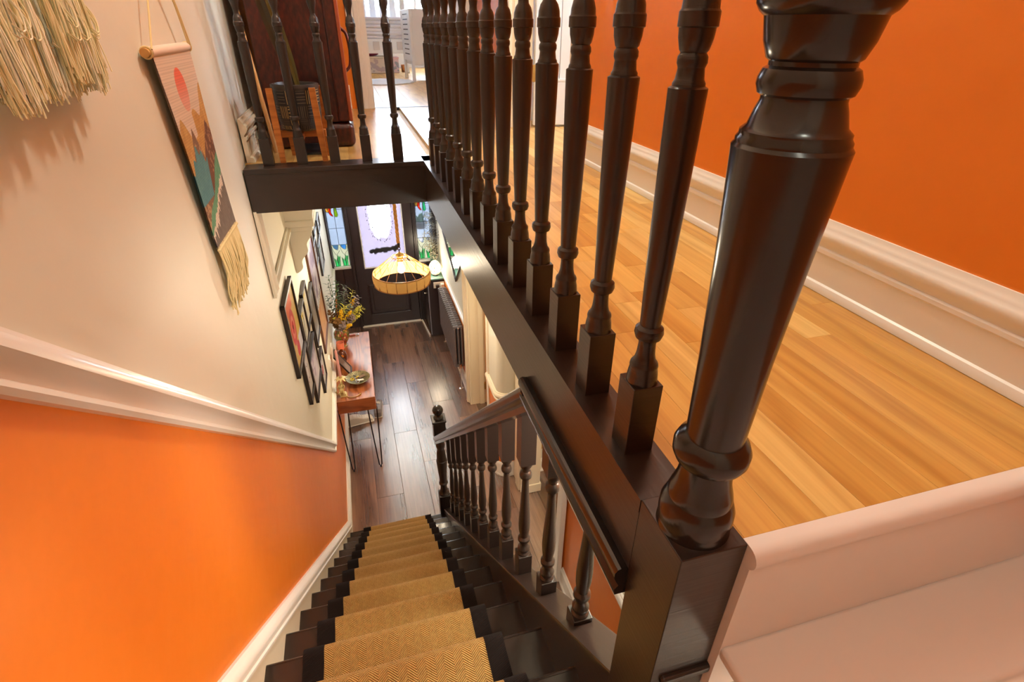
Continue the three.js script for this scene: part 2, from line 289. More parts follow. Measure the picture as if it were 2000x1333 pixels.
  struct('hinge', [bx(-0.014, 0.006, 0.24, 0.33, 0.004, 0.022, 0.004), bx(-0.014, 0.006, 1.6, 1.69, 0.004, 0.022, 0.004)], M.brass, dr);
}
function windowUnit(name, x0, x1, y0, y1, z, n) {
  const w = structGroup(name), b = 0.05, e = 0.03;
  struct('window_frame', [bx(x0, x1, y0, y0 + b, z - e, z + e, 0.006), bx(x0, x1, y1 - b, y1, z - e, z + e, 0.006), bx(x0, x0 + b, y0, y1, z - e, z + e, 0.006), bx(x1 - b, x1, y0, y1, z - e, z + e, 0.006)], M.white, w);
  for (let i = 1; i < n; i++) { const x = x0 + (x1 - x0) * i / n; struct('mullion', bx(x - 0.02, x + 0.02, y0, y1, z - e * 0.8, z + e * 0.8, 0.004), M.white, w); }
  for (let i = 0; i < n; i++) struct('pane', bx(x0 + (x1 - x0) * i / n, x0 + (x1 - x0) * (i + 1) / n, y0, y1, z - 0.002, z + 0.002), M.glass, w);
}
// hall right side: two-tone walls, dado rail, doorways
{
  const DY = 0.93, twoTone = (name, x0, x1, z0, z1, r = 0) => { const g = structGroup(name); struct('upper', bx(x0, x1, DY, 3.0, z0, z1), M.cream, g); struct('lower', bx(x0, x1, 0, DY, z0, z1), M.orange, g); return g; };
  twoTone('wall_right_hall', WA, 1.06, FRONT, -4.86);
  twoTone('wall_right_corridor', 1.11, 1.24, -2.45, BACK);
  // short stretch with a rounded outer corner
  const plan = [[WA, -4.02], [WA, -3.7]]; for (let i = 0; i <= 10; i++) { const a = Math.PI - i / 10 * Math.PI / 2; plan.push([WA + 0.08 + 0.08 * Math.cos(a), -3.7 + 0.08 * Math.sin(a)]); } plan.push([1.07, -3.62], [1.07, -4.02]);
  const rc = structGroup('wall_rounded_corner');
  const rise = (y0, y1) => { const g = prism(plan, (x, z, t) => V(x, y0 + (y1 - y0) * t, z)); return creased(g, 0.5); };
  struct('upper', rise(DY, 3.0), M.cream, rc); struct('lower', rise(0, DY), M.orange, rc);
  const along = (o, a, b) => { // a runs along the plan outline
    const L = 0.32, q = Math.PI / 2 * 0.08; if (a < L) return V(WA - o, b, -4.02 + a); if (a < L + q) { const t = Math.PI - (a - L) / q * Math.PI / 2; return V(WA + 0.08 + (0.08 + o) * Math.cos(t), b, -3.7 + (0.08 + o) * Math.sin(t)); } return V(WA + 0.08 + a - L - q, b, -3.62 + o); };
  const run = y => { const r = []; for (let i = 0; i <= 16; i++) r.push([0.02 + i / 16 * 0.5, y]); return r; };
  struct('trim_7', sweep(run(DY), dadoProfile, along), M.casing);
  struct('baseboard_corner', sweep(run(0), [[0, 0.165], [0.008, 0.165], [0.018, 0.15], [0.018, 0.03], [0.024, 0.02], [0.024, 0.001], [0, 0.001]], along), M.white);
  const side = X => (o, z, y) => V(X - o, y, z);
  struct('trim_8', sweep([[FRONT, DY], [-4.9, DY]], dadoProfile, side(WA)), M.white);
  struct('trim_9', sweep([[-2.4, 0.965], [BACK, 0.965]], dadoProfile, side(1.11)), M.white);
  const sk = [[0, 0.17], [0.006, 0.17], [0.012, 0.155], [0.02, 0.145], [0.018, 0.12], [0.018, 0.03], [0.026, 0.02], [0.026, 0.001], [0, 0.001]];
  struct('baseboard_right_hall', sweep([[FRONT, 0], [-4.9, 0]], sk, side(WA)), M.white);
  struct('baseboard_right_corridor', sweep([[-2.4, 0], [BACK, 0]], sk, side(1.11)), M.white);
  // first doorway: far architrave, reeded jamb, door standing open into the room, header
  const t = structGroup('trim_10');
  struct('architrave', [bx(0.875, 0.93, 0, 2.18, -4.9, -4.83, 0.012), bx(0.86, 0.9, 0, 2.18, -4.895, -4.85, 0.01), bx(0.86, 0.93, 2.1, 2.18, -4.9, -3.95, 0.012)], M.casing, t);
  struct('jamb', [bx(0.89, 1.07, 0, 2.12, -4.86, -4.8), bx(1.0, 1.052, 0, 2.12, -4.801, -4.788), bx(0.885, 0.91, 0, 2.12, -4.85, -4.79, 0.01)], M.casing, t);
  struct('hinge', [bx(1.05, 1.068, 0.2, 0.29, -4.8, -4.775, 0.004), bx(1.05, 1.068, 1.7, 1.79, -4.8, -4.775, 0.004)], M.brass, t);
  struct('header', bx(WA, 1.07, 2.12, 3.0, -4.86, -4.0), M.cream, t);
  struct('near_architrave', bx(0.905, 0.94, 0, 2.15, -4.03, -3.95, 0.006), M.casing, t);
  const d = structGroup('door_3'); struct('edge', bx(1.07, 1.11, 0.01, 2.05, -4.8, -4.765, 0.003), tint(214, 150, 60, { roughness: 0.45 }), d); struct('leaf', bx(1.11, 1.78, 0.01, 2.05, -4.8, -4.765, 0.003), M.casing, d);
  // second doorway
  const t2 = structGroup('trim_11');
  struct('post', [bx(1.06, 1.24, 0, 2.12, -3.6, -3.365, 0.004), bx(1.1, 1.24, 0, 2.12, -3.37, -3.345, 0.006), bx(1.045, 1.075, 0, 2.12, -3.5, -3.39, 0.008), bx(1.07, 1.1, 0, 2.12, -3.44, -3.36, 0.008), bx(1.09, 1.25, 0, 0.1, -3.38, -3.335, 0.008)], M.casing, t2);
  struct('near_casing', [bx(1.07, 1.24, 0, 2.12, -2.5, -2.44, 0.006), bx(1.06, 1.1, 0, 2.12, -2.49, -2.4, 0.008)], M.white, t2);
  struct('header', bx(1.06, 1.24, 2.12, 3.0, -3.6, -2.44), M.cream, t2);
  // rooms behind those doorways
  const rm = structGroup('wall_side_rooms'); struct('plaster', [bx(1.06, 2.7, 0, 3.0, -5.4, -5.28), bx(2.58, 2.7, 0, 3.0, -5.4, -1.6), bx(1.2, 2.7, 0, 3.0, -3.72, -3.6), bx(1.2, 2.7, 0, 3.0, -1.75, -1.6)], M.cream, rm);
  struct('baseboard_side_room', sweep([[1.24, 0], [2.58, 0]], sk.map(([o, u]) => [o, u * 0.9]), (o, x, y) => V(x, y, -3.6 + o)), M.white);
}
// ---------------------------------------------------------------- staircase, runner, balustrades
const noseY = k => RISE * (k + 1), noseZ = k => Z0 + GO * k, NT = 14;
{
  const st = thing('staircase', 'steep straight staircase with black painted treads falling to the hall below', 'stairs');
  for (let k = 0; k < NT; k++) {
    const y = noseY(k), z = noseZ(k), pr = [[z + 0.24, y - 0.028], [z + 0.24, y]];
    pr.push([z + 0.012, y]); for (let i = 0; i <= 6; i++) { const a = Math.PI / 2 + i / 6 * Math.PI; pr.push([z + 0.013 + 0.013 * Math.cos(a), y - 0.014 + 0.014 * Math.sin(a)]); }
    part('tread', uvm(prism(pr, (a, b, t) => V(-0.449 + 0.7665 * t, b, a)), 'x', rr(0, 3), rr(0, 3)), M.tread, st);
    part('riser', bx(-0.449, 0.3175, y - RISE, y - 0.027, z + 0.03, z + 0.045), M.tread, st);
  }
  part('riser', bx(-0.449, 0.3175, noseY(NT - 1), QL, -0.16, -0.145), M.tread, st);
  // closed outer string with its capping, and the boarded side below it
  const sy = z => 1.967 + 0.92 * (z + 1.27);
  part('outer_string', prism([[-3.12, sy(-3.12)], [-0.32, sy(-0.32)], [-0.32, sy(-0.32) - 0.36], [-2.86, 0.0], [-3.12, 0.0]], (z, y, t) => V(0.3175 + 0.075 * t, y, z)), M.black, st);
  part('string_capping', sweep([[-3.12, sy(-3.12)], [-0.32, sy(-0.32)]], [[0, -0.012], [0, 0.0], [0.002, 0.004], [0.076, 0.004], [0.082, 0.0], [0.082, -0.012]], (o, z, y) => V(0.3145 + o, y, z)), M.black, st);
  part('spandrel_panel', prism([[-2.86, 0], [-0.32, sy(-0.32) - 0.3], [BACK - 0.01, sy(-0.32) - 0.3], [BACK - 0.01, 0]], (z, y, t) => V(0.335 + 0.03 * t, y, z)), M.casing, st);
}
{
  // the runner: one strip laid over treads and risers, bound at both sides
  const line = []; // outer line in (z, y)
  line.push([Z0 + 0.018, 0.004]);
  for (let k = 0; k < NT; k++) {
    const y = noseY(k), z = noseZ(k);
    line.push([z + 0.02, y - 0.05], [z + 0.004, y - 0.034]);
    for (let i = 0; i <= 7; i++) { const a = Math.PI * 1.1 - i / 7 * Math.PI * 0.6; line.push([z + 0.018 + 0.03 * Math.cos(a), y - 0.012 + 0.031 * Math.sin(a)]); }
    line.push([z + 0.034, y + 0.0165], [z + 0.05, y + 0.0118]);
    for (let i = 2; i <= 5; i++) line.push([z + 0.016 + (GO - 0.018) * i / 5, y + 0.0115 + (i < 5 ? 0.0012 * Math.sin(i * 2.1 + k) : 0)]);
  }
  line.push([-0.175, QL - 0.02]);
  const len = [0]; for (let i = 1; i < line.length; i++) len.push(len[i - 1] + Math.hypot(line[i][0] - line[i - 1][0], line[i][1] - line[i - 1][1]));
  const inner = line.map((p, i) => { const a = line[Math.max(0, i - 1)], b = line[Math.min(line.length - 1, i + 1)], d = [b[0] - a[0], b[1] - a[1]], l = Math.hypot(...d); return [p[0] + d[1] / l * 0.009, p[1] - d[0] / l * 0.009]; });
  const strip = (x0, x1, lift) => {
    const P = [], U = [], put = (x, p, v) => { P.push(x, p[1], p[0]); U.push(x, v); }, up = line.map((p, i) => [p[0] + (p[0] - inner[i][0]) * lift, p[1] + (p[1] - inner[i][1]) * lift]);
    for (let i = 0; i < line.length - 1; i++) {
      const q = (A, B, C, D) => { for (const [x, p, v] of [A, B, C, A, C, D]) put(x, p, v); };
      q([x0, up[i], len[i]], [x1, up[i], len[i]], [x1, up[i + 1], len[i + 1]], [x0, up[i + 1], len[i + 1]]);
      for (const x of [x0, x1]) q([x, inner[i], len[i]], [x, up[i], len[i]], [x, up[i + 1], len[i + 1]], [x, inner[i + 1], len[i + 1]]);
    }
    const g = new THREE.BufferGeometry(); g.setAttribute('position', new THREE.Float32BufferAttribute(P, 3)); g.setAttribute('uv', new THREE.Float32BufferAttribute(U, 2)); g.computeVertexNormals(); return creased(g, 0.7);
  };
  const r = thing('stair_runner', 'golden herringbone jute runner with dark bound edges over the stairs', 'carpet');
  part('field', strip(-0.285, 0.158, 0), M.jute, r);
  part('binding', strip(-0.343, -0.284, 0.12), M.binding, r); part('binding', strip(0.157, 0.207, 0.12), M.binding, r);
}
// landing balusters: square foot, turned shaft, square head under the rail
const balTurn = [[0.001, 0.108], [0.0205, 0.108], [0.0207, 0.116], [0.0198, 0.126], [0.0182, 0.134], [0.019, 0.137], [0.018, 0.141], [0.0142, 0.146], [0.0122, 0.155], [0.0112, 0.17], [0.0118, 0.176], [0.0165, 0.179], [0.0188, 0.186], [0.0178, 0.193], [0.0128, 0.197],
  [0.0132, 0.199], [0.016, 0.28], [0.0188, 0.4], [0.0199, 0.47], [0.0165, 0.472], [0.0165, 0.4745], [0.0145, 0.478], [0.0132, 0.488], [0.0135, 0.489], [0.015, 0.4925], [0.0148, 0.498], [0.0126, 0.5015], [0.0145, 0.504], [0.017, 0.514], [0.0176, 0.5225], [0.0194, 0.5235], [0.0194, 0.536], [0.0178, 0.538], [0.0172, 0.546], [0.0145, 0.555], [0.0102, 0.561],
  [0.0095, 0.57], [0.0118, 0.585], [0.0172, 0.604], [0.0178, 0.616], [0.0165, 0.624], [0.011, 0.63], [0.012, 0.64], [0.0178, 0.648], [0.0178, 0.656], [0.011, 0.662], [0.0125, 0.672], [0.0195, 0.69], [0.0195, 0.698], [0.001, 0.698]];
const balGeo = merge([bx(-0.0215, 0.0215, -0.02, 0.112, -0.0215, 0.0215, 0.0012), turned(balTurn), bx(-0.0215, 0.0215, 0.695, 0.82, -0.0215, 0.0215, 0.0012)]);
{
  const b = thing('landing_balustrade', 'black balustrade of turned spindles round the edge of the upper landing', 'balustrade');
  const sideZ = []; for (let k = 0; k < 14; k++) sideZ.push(-0.5205 - 0.1454 * k);
  for (const z of sideZ) { const m = part('baluster', balGeo, M.black, b); m.position.set(0.3322, LF, z); }
  for (let i = 0; i < 5; i++) { const m = part('baluster', balGeo, M.black, b); m.position.set(-0.369 + 0.1388 * i, LF, -2.578); }
  part('string_board', [bx(EX, 0.336, 3.018, LF - 0.004, TZ - 0.001, -0.4168), bx(EX - 0.001, 0.366, LF - 0.022, LF, -2.62, -0.4168)], M.black, b);
  part('trimmer_board', [bx(WL - 0.0, EX + 0.006, 3.0124, LF - 0.004, -2.545, TZ, 0.003), bx(WL, 0.366, LF - 0.022, LF, -2.62, TZ + 0.002, 0.0025)], M.black, b);
  // half rail planted on the string, running on from the stair rail
  part('half_rail', sweep([[-0.905, 3.04], [-0.418, 3.034]], [[0.04, -0.026], [0.01, -0.026], [0.008, -0.014], [0.014, -0.006], [0.009, 0.004], [0.005, 0.014], [0.005, 0.024], [0.009, 0.03], [0.014, 0.032], [0.04, 0.026]], (o, z, y) => V(0.269 + o, y, z)), M.blackGloss, b);
  const rail = [[-0.03, 0], [-0.03, 0.02], [-0.024, 0.03], [-0.031, 0.042], [-0.028, 0.055], [-0.014, 0.064], [0.014, 0.064], [0.028, 0.055], [0.031, 0.042], [0.024, 0.03], [0.03, 0.02], [0.03, 0], [-0.03, 0]];
  part('handrail', [sweep([[-0.37, 4.02], [-2.578, 4.02]], rail, (o, z, y) => V(0.3322 + o, y, z)), sweep([[-0.46, 4.02], [0.36, 4.02]], rail, (o, x, y) => V(x, y, -2.578 + o))], M.black, b);
}
{
  const n = thing('newel_post', 'stout black newel post with tapered turned shaft at the head of the stairs', 'newel post', [0.338, LF, -0.369]);
  part('square_base', [bx(-0.044, 0.0445, -0.62, 0.0012, -0.048, 0.048, 0.0015), bx(-0.03, 0.047, -0.262, -0.246, 0.03, 0.056, 0.005)], M.black, n);
  part('turned_shaft', turned([[0.001, -0.01], [0.0425, -0.01], [0.0435, 0.002], [0.0425, 0.006], [0.0425, 0.012], [0.0437, 0.02], [0.043, 0.034], [0.0395, 0.044], [0.0368, 0.048], [0.0372, 0.053], [0.0355, 0.06], [0.0312, 0.074], [0.0292, 0.09], [0.0292, 0.1], [0.0318, 0.103], [0.0378, 0.106], [0.0415, 0.114], [0.0418, 0.124], [0.038, 0.133], [0.031, 0.139],
    [0.0312, 0.142], [0.0345, 0.24], [0.0395, 0.34], [0.0455, 0.437], [0.0458, 0.44], [0.0435, 0.443], [0.0435, 0.446], [0.0415, 0.449], [0.0415, 0.452], [0.037, 0.456], [0.0335, 0.468], [0.0312, 0.474], [0.0312, 0.477], [0.0345, 0.479], [0.0366, 0.485], [0.0364, 0.49], [0.034, 0.496], [0.0308, 0.498], [0.0308, 0.501], [0.0335, 0.503], [0.0378, 0.514], [0.041, 0.53], [0.0448, 0.533], [0.048, 0.538], [0.049, 0.548], [0.047, 0.556], [0.0475, 0.575], [0.043, 0.6], [0.03, 0.61], [0.025, 0.63], [0.034, 0.66], [0.044, 0.69], [0.044, 0.71], [0.001, 0.71]], 56), M.blackGloss, n);
  part('square_head', [bx(-0.045, 0.045, 0.705, 0.95, -0.045, 0.045, 0.004), bx(-0.055, 0.055, 0.95, 0.97, -0.055, 0.055, 0.006)], M.black, n);
  part('ball_finial', new THREE.SphereGeometry(0.048, 28, 18).translate(0, 1.02, 0), M.blackGloss, n);
}
// stair balustrade: one baluster to a tread, cut to the rake
{
  const b = thing('stair_balustrade', 'black turned stair spindles under a moulded handrail beside the runner', 'balustrade');
  const sy = z => 1.971 + 0.92 * (z + 1.27), railTop = z => 3.075 + 0.905 * (z + 0.89);
  const prof = [[0.001, 0.122], [0.0205, 0.122], [0.0205, 0.128], [0.016, 0.134], [0.0195, 0.142], [0.0195, 0.15], [0.014, 0.158], [0.0128, 0.172], [0.015, 0.178], [0.0195, 0.186], [0.0195, 0.196], [0.0135, 0.204], [0.0145, 0.214], [0.0176, 0.24], [0.0182, 0.27], [0.0165, 0.31], [0.0135, 0.36], [0.0108, 0.42], [0.0102, 0.45], [0.0125, 0.456], [0.018, 0.464], [0.0188, 0.472], [0.0165, 0.482], [0.0122, 0.488], [0.0122, 0.496], [0.0155, 0.502], [0.0205, 0.514], [0.0208, 0.526], [0.001, 0.526]];
  for (let k = 0; k < 11; k++) {
    const z = -0.66 - 0.2136 * k, s = sy(z), sink = [0.09, 0.055, 0.02][k] || 0, top = Math.min(railTop(z) - 0.05, 2.998) - s + sink, geos = [];
    geos.push(bx(-0.0225, 0.0225, -0.03, 0.124, -0.0225, 0.0225, 0.0015));
    const p = top < 0.52 ? [...prof.filter(q => q[1] < top), [0.001, top]] : prof; geos.push(turned(p, 22));
    if (top > 0.53) geos.push(prism([[-0.0225, 0.524], [0.0225, 0.524], [0.0225, top + (k > 1 ? 0.02 : 0)], [-0.0225, top - (k > 1 ? 0.02 : 0)]], (a, y, t) => V(-0.0225 + 0.045 * t, y, a)));
    const m = part('baluster', geos, M.black, b); m.position.set(0.357, s - sink, z);
  }
  const rail = [[0.008, -0.058], [0.005, -0.044], [0.012, -0.036], [0.004, -0.026], [0.0, -0.014], [0.002, -0.004], [0.012, 0.002], [0.055, 0.002], [0.066, -0.004], [0.068, -0.014], [0.064, -0.026], [0.056, -0.036], [0.063, -0.044], [0.06, -0.058], [0.008, -0.058]];
  part('handrail', sweep([[-3.13, railTop(-3.13)], [-0.905, railTop(-0.905) - 0.012]], rail, (o, z, y) => V(0.277 + o, y, z)), M.blackGloss, b);
}
{
  const n = thing('newel_post', 'dark newel post with a ball finial at the foot of the stairs', 'newel post', [0.335, 0, -3.17]);
  part('square_base', bx(-0.046, 0.046, 0, 0.4, -0.046, 0.046, 0.003), M.black, n);
  part('turned_shaft', turned([[0.001, 0.398], [0.043, 0.398], [0.043, 0.41], [0.034, 0.42], [0.03, 0.44], [0.026, 0.47], [0.027, 0.5], [0.036, 0.512], [0.037, 0.524], [0.029, 0.534], [0.029, 0.545], [0.034, 0.63], [0.043, 0.75], [0.043, 0.765], [0.039, 0.77], [0.039, 0.78], [0.036, 0.79], [0.037, 0.82], [0.033, 0.86], [0.027, 0.885], [0.036, 0.91], [0.037, 0.93], [0.03, 0.955], [0.028, 0.975], [0.04, 0.99], [0.04, 1.0], [0.001, 1.0]], 32), M.black, n);
  part('square_head', [bx(-0.046, 0.046, 0.995, 1.175, -0.046, 0.046, 0.003), bx(-0.054, 0.054, 1.172, 1.19, -0.054, 0.054, 0.006)], M.black, n);
  part('ball_finial', [new THREE.SphereGeometry(0.041, 28, 20).translate(0, 1.262, 0), turned([[0.001, 1.188], [0.036, 1.188], [0.037, 1.198], [0.03, 1.204], [0.022, 1.21], [0.019, 1.226], [0.001, 1.24]], 24)], M.blackGloss, n);
}
// ---------------------------------------------------------------- front door wall
{
  const Z = FRONT, D = M.doorDark;
  struct('wall_front', [bx(-0.7, -0.53, 0, 3.0, Z - 0.12, Z - 0.0), bx(0.905, 1.1, 0, 3.0, Z - 0.12, Z), bx(-0.7, 1.1, 2.93, 3.0, Z - 0.12, Z)], M.cream);
  const fr = structGroup('trim_12');
  struct('post', bx(-0.535, -0.482, 0, 2.94, Z - 0.08, Z + 0.02, 0.006), D, fr); struct('post', bx(-0.262, -0.214, 0, 2.94, Z - 0.08, Z + 0.02, 0.006), D, fr);
  struct('post', bx(0.602, 0.65, 0, 2.94, Z - 0.08, Z + 0.02, 0.006), D, fr); struct('post', bx(0.862, 0.915, 0, 2.94, Z - 0.08, Z + 0.02, 0.006), D, fr);
  struct('bead', [bx(-0.247, -0.236, 0, 2.6, Z + 0.015, Z + 0.03, 0.004), bx(0.62, 0.631, 0, 2.6, Z + 0.015, Z + 0.03, 0.004)], D, fr);
  struct('rebate', [bx(-0.275, -0.195, 0, 2.94, Z - 0.085, Z - 0.052), bx(0.59, 0.665, 0, 2.94, Z - 0.085, Z - 0.052), bx(-0.54, -0.47, 0, 2.94, Z - 0.085, Z - 0.052), bx(0.85, 0.915, 0, 2.94, Z - 0.085, Z - 0.052), bx(-0.49, -0.25, 0, 0.93, Z - 0.085, Z - 0.052), bx(0.64, 0.87, 0, 0.93, Z - 0.085, Z - 0.052), bx(-0.22, 0.61, 2.06, 2.1, Z - 0.085, Z - 0.052)], D, fr);
  struct('head_rail', bx(-0.535, 0.915, 2.08, 2.14, Z - 0.08, Z + 0.02, 0.006), D, fr); struct('head_rail', bx(-0.535, 0.915, 2.88, 2.94, Z - 0.08, Z + 0.02, 0.006), D, fr);
  struct('threshold', bx(-0.23, 0.62, 0, 0.018, Z - 0.08, Z + 0.03, 0.005), M.white, fr);
  for (const x of [-0.482, 0.65]) { const x1 = x < 0 ? -0.262 : 0.862; struct('apron_board', bx(x, x + (x1 - x) / 2 - 0.002, 0, 0.93, Z - 0.05, Z - 0.01, 0.003), D, fr); struct('apron_board', bx(x + (x1 - x) / 2 + 0.002, x1, 0, 0.93, Z - 0.05, Z - 0.01, 0.003), D, fr); struct('sill', bx(x, x1, 0.915, 0.945, Z - 0.06, Z + 0.012, 0.004), M.coolWhite, fr); }
  struct('fanlight_pane', bx(-0.205, 0.595, 2.14, 2.88, Z - 0.03, Z - 0.026), M.glass, fr);
  const d = structGroup('door_1'); const b = (...a) => bx(...a, 0.004);
  struct('stile', b(-0.211, -0.09, 0.012, 2.075, Z - 0.05, Z - 0.005), D, d); struct('stile', b(0.482, 0.6, 0.012, 2.075, Z - 0.05, Z - 0.005), D, d);
  struct('rail', b(-0.1, 0.49, 0.012, 0.165, Z - 0.05, Z - 0.006), D, d); struct('rail', b(-0.1, 0.49, 0.655, 0.885, Z - 0.05, Z - 0.006), D, d); struct('rail', b(-0.1, 0.49, 1.97, 2.075, Z - 0.05, Z - 0.006), D, d);
  struct('panel', bx(-0.1, 0.49, 0.16, 0.66, Z - 0.04, Z - 0.022), D, d); struct('raised_field', bx(-0.03, 0.43, 0.24, 0.6, Z - 0.03, Z - 0.014, 0.008), D, d);
  struct('panel_moulding', sweep([[-0.09, 0.165], [-0.09, 0.655], [0.482, 0.655], [0.482, 0.165]], [[0, 0], [0.016, 0], [0.018, -0.008], [0.008, -0.016], [0.012, -0.024], [0.0, -0.03]], (o, x, y) => V(x, y, Z - 0.02 + o), true), D, d);
  struct('glazing_bead', sweep([[-0.09, 0.885], [-0.09, 1.97], [0.482, 1.97], [0.482, 0.885]], [[0, 0], [0.016, 0], [0.016, -0.012], [0, -0.016]], (o, x, y) => V(x, y, Z - 0.02 + o), true), M.coolWhite, d);
  const oval = []; for (let i = 0; i < 48; i++) { const a = i / 48 * 2 * Math.PI, w = 1 + 0.03 * Math.sin(a * 9) + 0.02 * Math.sin(a * 17); oval.push([0.19 + 0.145 * Math.sign(Math.cos(a)) * Math.pow(Math.abs(Math.cos(a)), 0.7) * w, 1.62 + 0.33 * Math.sin(a) * w]); }
  const sheet = new THREE.Shape([[-0.09, 0.885], [0.482, 0.885], [0.482, 1.97], [-0.09, 1.97]].map(p => new THREE.Vector2(...p))); sheet.holes.push(new THREE.Path(oval.map(p => new THREE.Vector2(...p))));
  struct('frosted_pane', new THREE.ShapeGeometry(sheet).translate(0, 0, Z - 0.028), std({ color: col(66, 59, 67), transmission: 1, thickness: 0, roughness: 0.85 }), d);
  struct('hammered_oval', new THREE.ShapeGeometry(new THREE.Shape(oval.map(p => new THREE.Vector2(...p)))).translate(0, 0, Z - 0.028), std({ color: 0xffffff, transmission: 1, thickness: 0, roughness: 0.5, bumpMap: T.hammer, bumpScale: 0.02 }), d);
  const rip = [std({ color: col(92, 86, 96), transmission: 1, thickness: 0, roughness: 0.85 }), std({ color: col(180, 176, 184), transmission: 1, thickness: 0, roughness: 0.85 })];
  for (let i = 0; i < 90; i++) { const a = i / 90 * 2 * Math.PI + rr(-0.05, 0.05), dark = i % 2, k = dark ? rr(0.72, 0.98) : rr(1.0, 1.16), x = 0.19 + 0.148 * Math.sign(Math.cos(a)) * Math.pow(Math.abs(Math.cos(a)), 0.7) * k, y = 1.62 + 0.335 * Math.sin(a) * k; struct('glass_ripple', new THREE.SphereGeometry(1, 8, 6).scale(rr(0.004, 0.007), rr(0.008, 0.018), 0.003).rotateZ(rr(-0.6, 0.6)).translate(x, y, Z - 0.022), rip[dark ? 0 : 1], d); }
  struct('letter_plate', (() => { const g = []; for (let i = 0; i < 15; i++) g.push(new THREE.SphereGeometry(1, 8, 6).scale(rr(0.02, 0.034), rr(0.02, 0.045), 0.004).translate(0.03 + 0.024 * i, 1.115 + 0.0016 * i + 0.012 * Math.sin(i * 2.3), Z - 0.033)); return g; })(), tint(96, 86, 104), d);
  // leaded side lights, each quarry a pane of its own
  const G = (r, g, bb, ro = 0.35) => std({ color: col(r, g, bb), transmission: 1, thickness: 0, roughness: ro });
  const clear = G(124, 128, 134, 0.3), cream = G(134, 132, 118, 0.3), green = G(110, 214, 160, 0.1), red = G(240, 56, 40, 0.1), amber = G(252, 200, 96, 0.1), leaf = G(176, 196, 70, 0.1), blue = G(120, 180, 240, 0.1);
  [['window_1', -0.372, 0.108], ['window_2', 0.756, 0.104]].forEach(([name, cx, hw]) => {
    const w = structGroup(name), pane = (poly, m, lift = 0) => { struct('pane', prism(poly, (x, y, t) => V(cx + x, y, Z - 0.03 + 0.003 * t + lift)), m, w); };
    const lines = [], came = (pts, r = 0.0028) => lines.push(tube(pts.map(([x, y]) => [cx + x, y, Z - 0.025]), r, 12, 5));
    for (const [x0, x1] of [[-hw, 0], [0, hw]]) { pane([[x0, 1.252], [x1, 1.252], [x1, 1.475], [x0, 1.475]], clear); pane([[x0, 1.475], [x1, 1.475], [x1, 1.72], [x0, 1.72]], clear); pane([[x0, 1.72], [x1, 1.72], [x1, 2.08], [x0, 2.08]], clear); pane([[x0, 0.945], [x1, 0.945], [x1, 1.252], [x0, 1.252]], cream); }
    struct('pane', bx(cx - hw, cx + hw, 2.14, 2.88, Z - 0.03, Z - 0.027), M.glass, w);
    came([[0, 1.252], [0, 1.4], [0, 1.64]]); came([[-hw, 1.475], [0, 1.475], [hw, 1.475]]); came([[-hw, 1.252], [0, 1.252], [hw, 1.252]]); came([[0.03, 1.72], [hw, 1.72]]);
    for (const s of [-0.05, 0.05]) { // a tulip: blue bud, two green leaves, stem
      const f = (pts, m) => { pane(pts.map(([x, y]) => [s + x, y]), m, 0.003); came([...pts, pts[0]].map(([x, y]) => [s + x, y]), 0.002); };
      f([[-0.034, 1.25], [0.03, 1.25], [0.036, 1.225], [0.018, 1.18], [-0.01, 1.2], [-0.03, 1.225]], blue);
      f([[-0.03, 0.95], [0.0, 0.95], [0.006, 1.0], [0.0, 1.07], [-0.012, 1.03], [-0.04, 1.075], [-0.036, 1.01]], green);
      f([[0.004, 0.95], [0.026, 0.95], [0.03, 1.02], [0.042, 1.1], [0.022, 1.08], [0.008, 1.11], [0.002, 1.02]], green);
      came([[s - 0.045, 1.22], [s - 0.03, 1.16], [s, 1.11], [s + 0.02, 1.14], [s + 0.046, 1.17]], 0.002); came([[s + 0.004, 0.95], [s + 0.002, 1.05], [s + 0.006, 1.12]], 0.002);
    }
    const f = (pts, m) => { pane(pts, m, 0.003); came([...pts, pts[0]], 0.003); };
    f([[-0.1, 1.76], [-0.1, 1.71], [-0.078, 1.69], [-0.05, 1.7], [-0.052, 1.76]], amber);
    f([[-0.058, 1.76], [-0.064, 1.69], [-0.04, 1.645], [-0.012, 1.63], [-0.034, 1.68], [-0.03, 1.76]], red);
    f([[0.012, 1.78], [0.004, 1.7], [0.006, 1.63], [0.03, 1.62], [0.046, 1.65], [0.036, 1.7], [0.034, 1.78]], name === 'window_1' ? leaf : green);
    struct('leading', lines, M.lead, w);
  });
  // outside: paving, a planter by the path, a basket hanging in front of the right side light
  struct('ground', bx(-6, 6, -0.3, -0.12, -16, Z - 0.13), tint(206, 204, 202, { roughness: 0.8 }));
  const hp = thing('plant_pot', 'potted green plant seen through the right leaded side light', 'plant', [0.745, 1.3, -7.3]);
  part('pot', turned([[0.001, 0], [0.06, 0], [0.085, 0.05], [0.09, 0.09], [0.08, 0.09], [0.001, 0.08]], 20), tint(150, 140, 140), hp);
  part('hanger', [rod([-0.08, 0.08, 0], [0, 0.8, 0], 0.004), rod([0.08, 0.08, 0], [0, 0.8, 0], 0.004), rod([0, 0.8, 0], [0, 0.81, 0.23], 0.008)], M.lead, hp);
  for (let i = 0; i < 12; i++) { const a = i * 2.4; part('leaf', leafGeo(0.13, 0.05, 0.5).rotateX(-rr(0.2, 1.1)).rotateY(a).translate(0.02 * Math.cos(a), 0.08, 0.02 * Math.sin(a)), tint(84, 156, 60, { transmission: 0.3, roughness: 0.8 }), hp); }
}
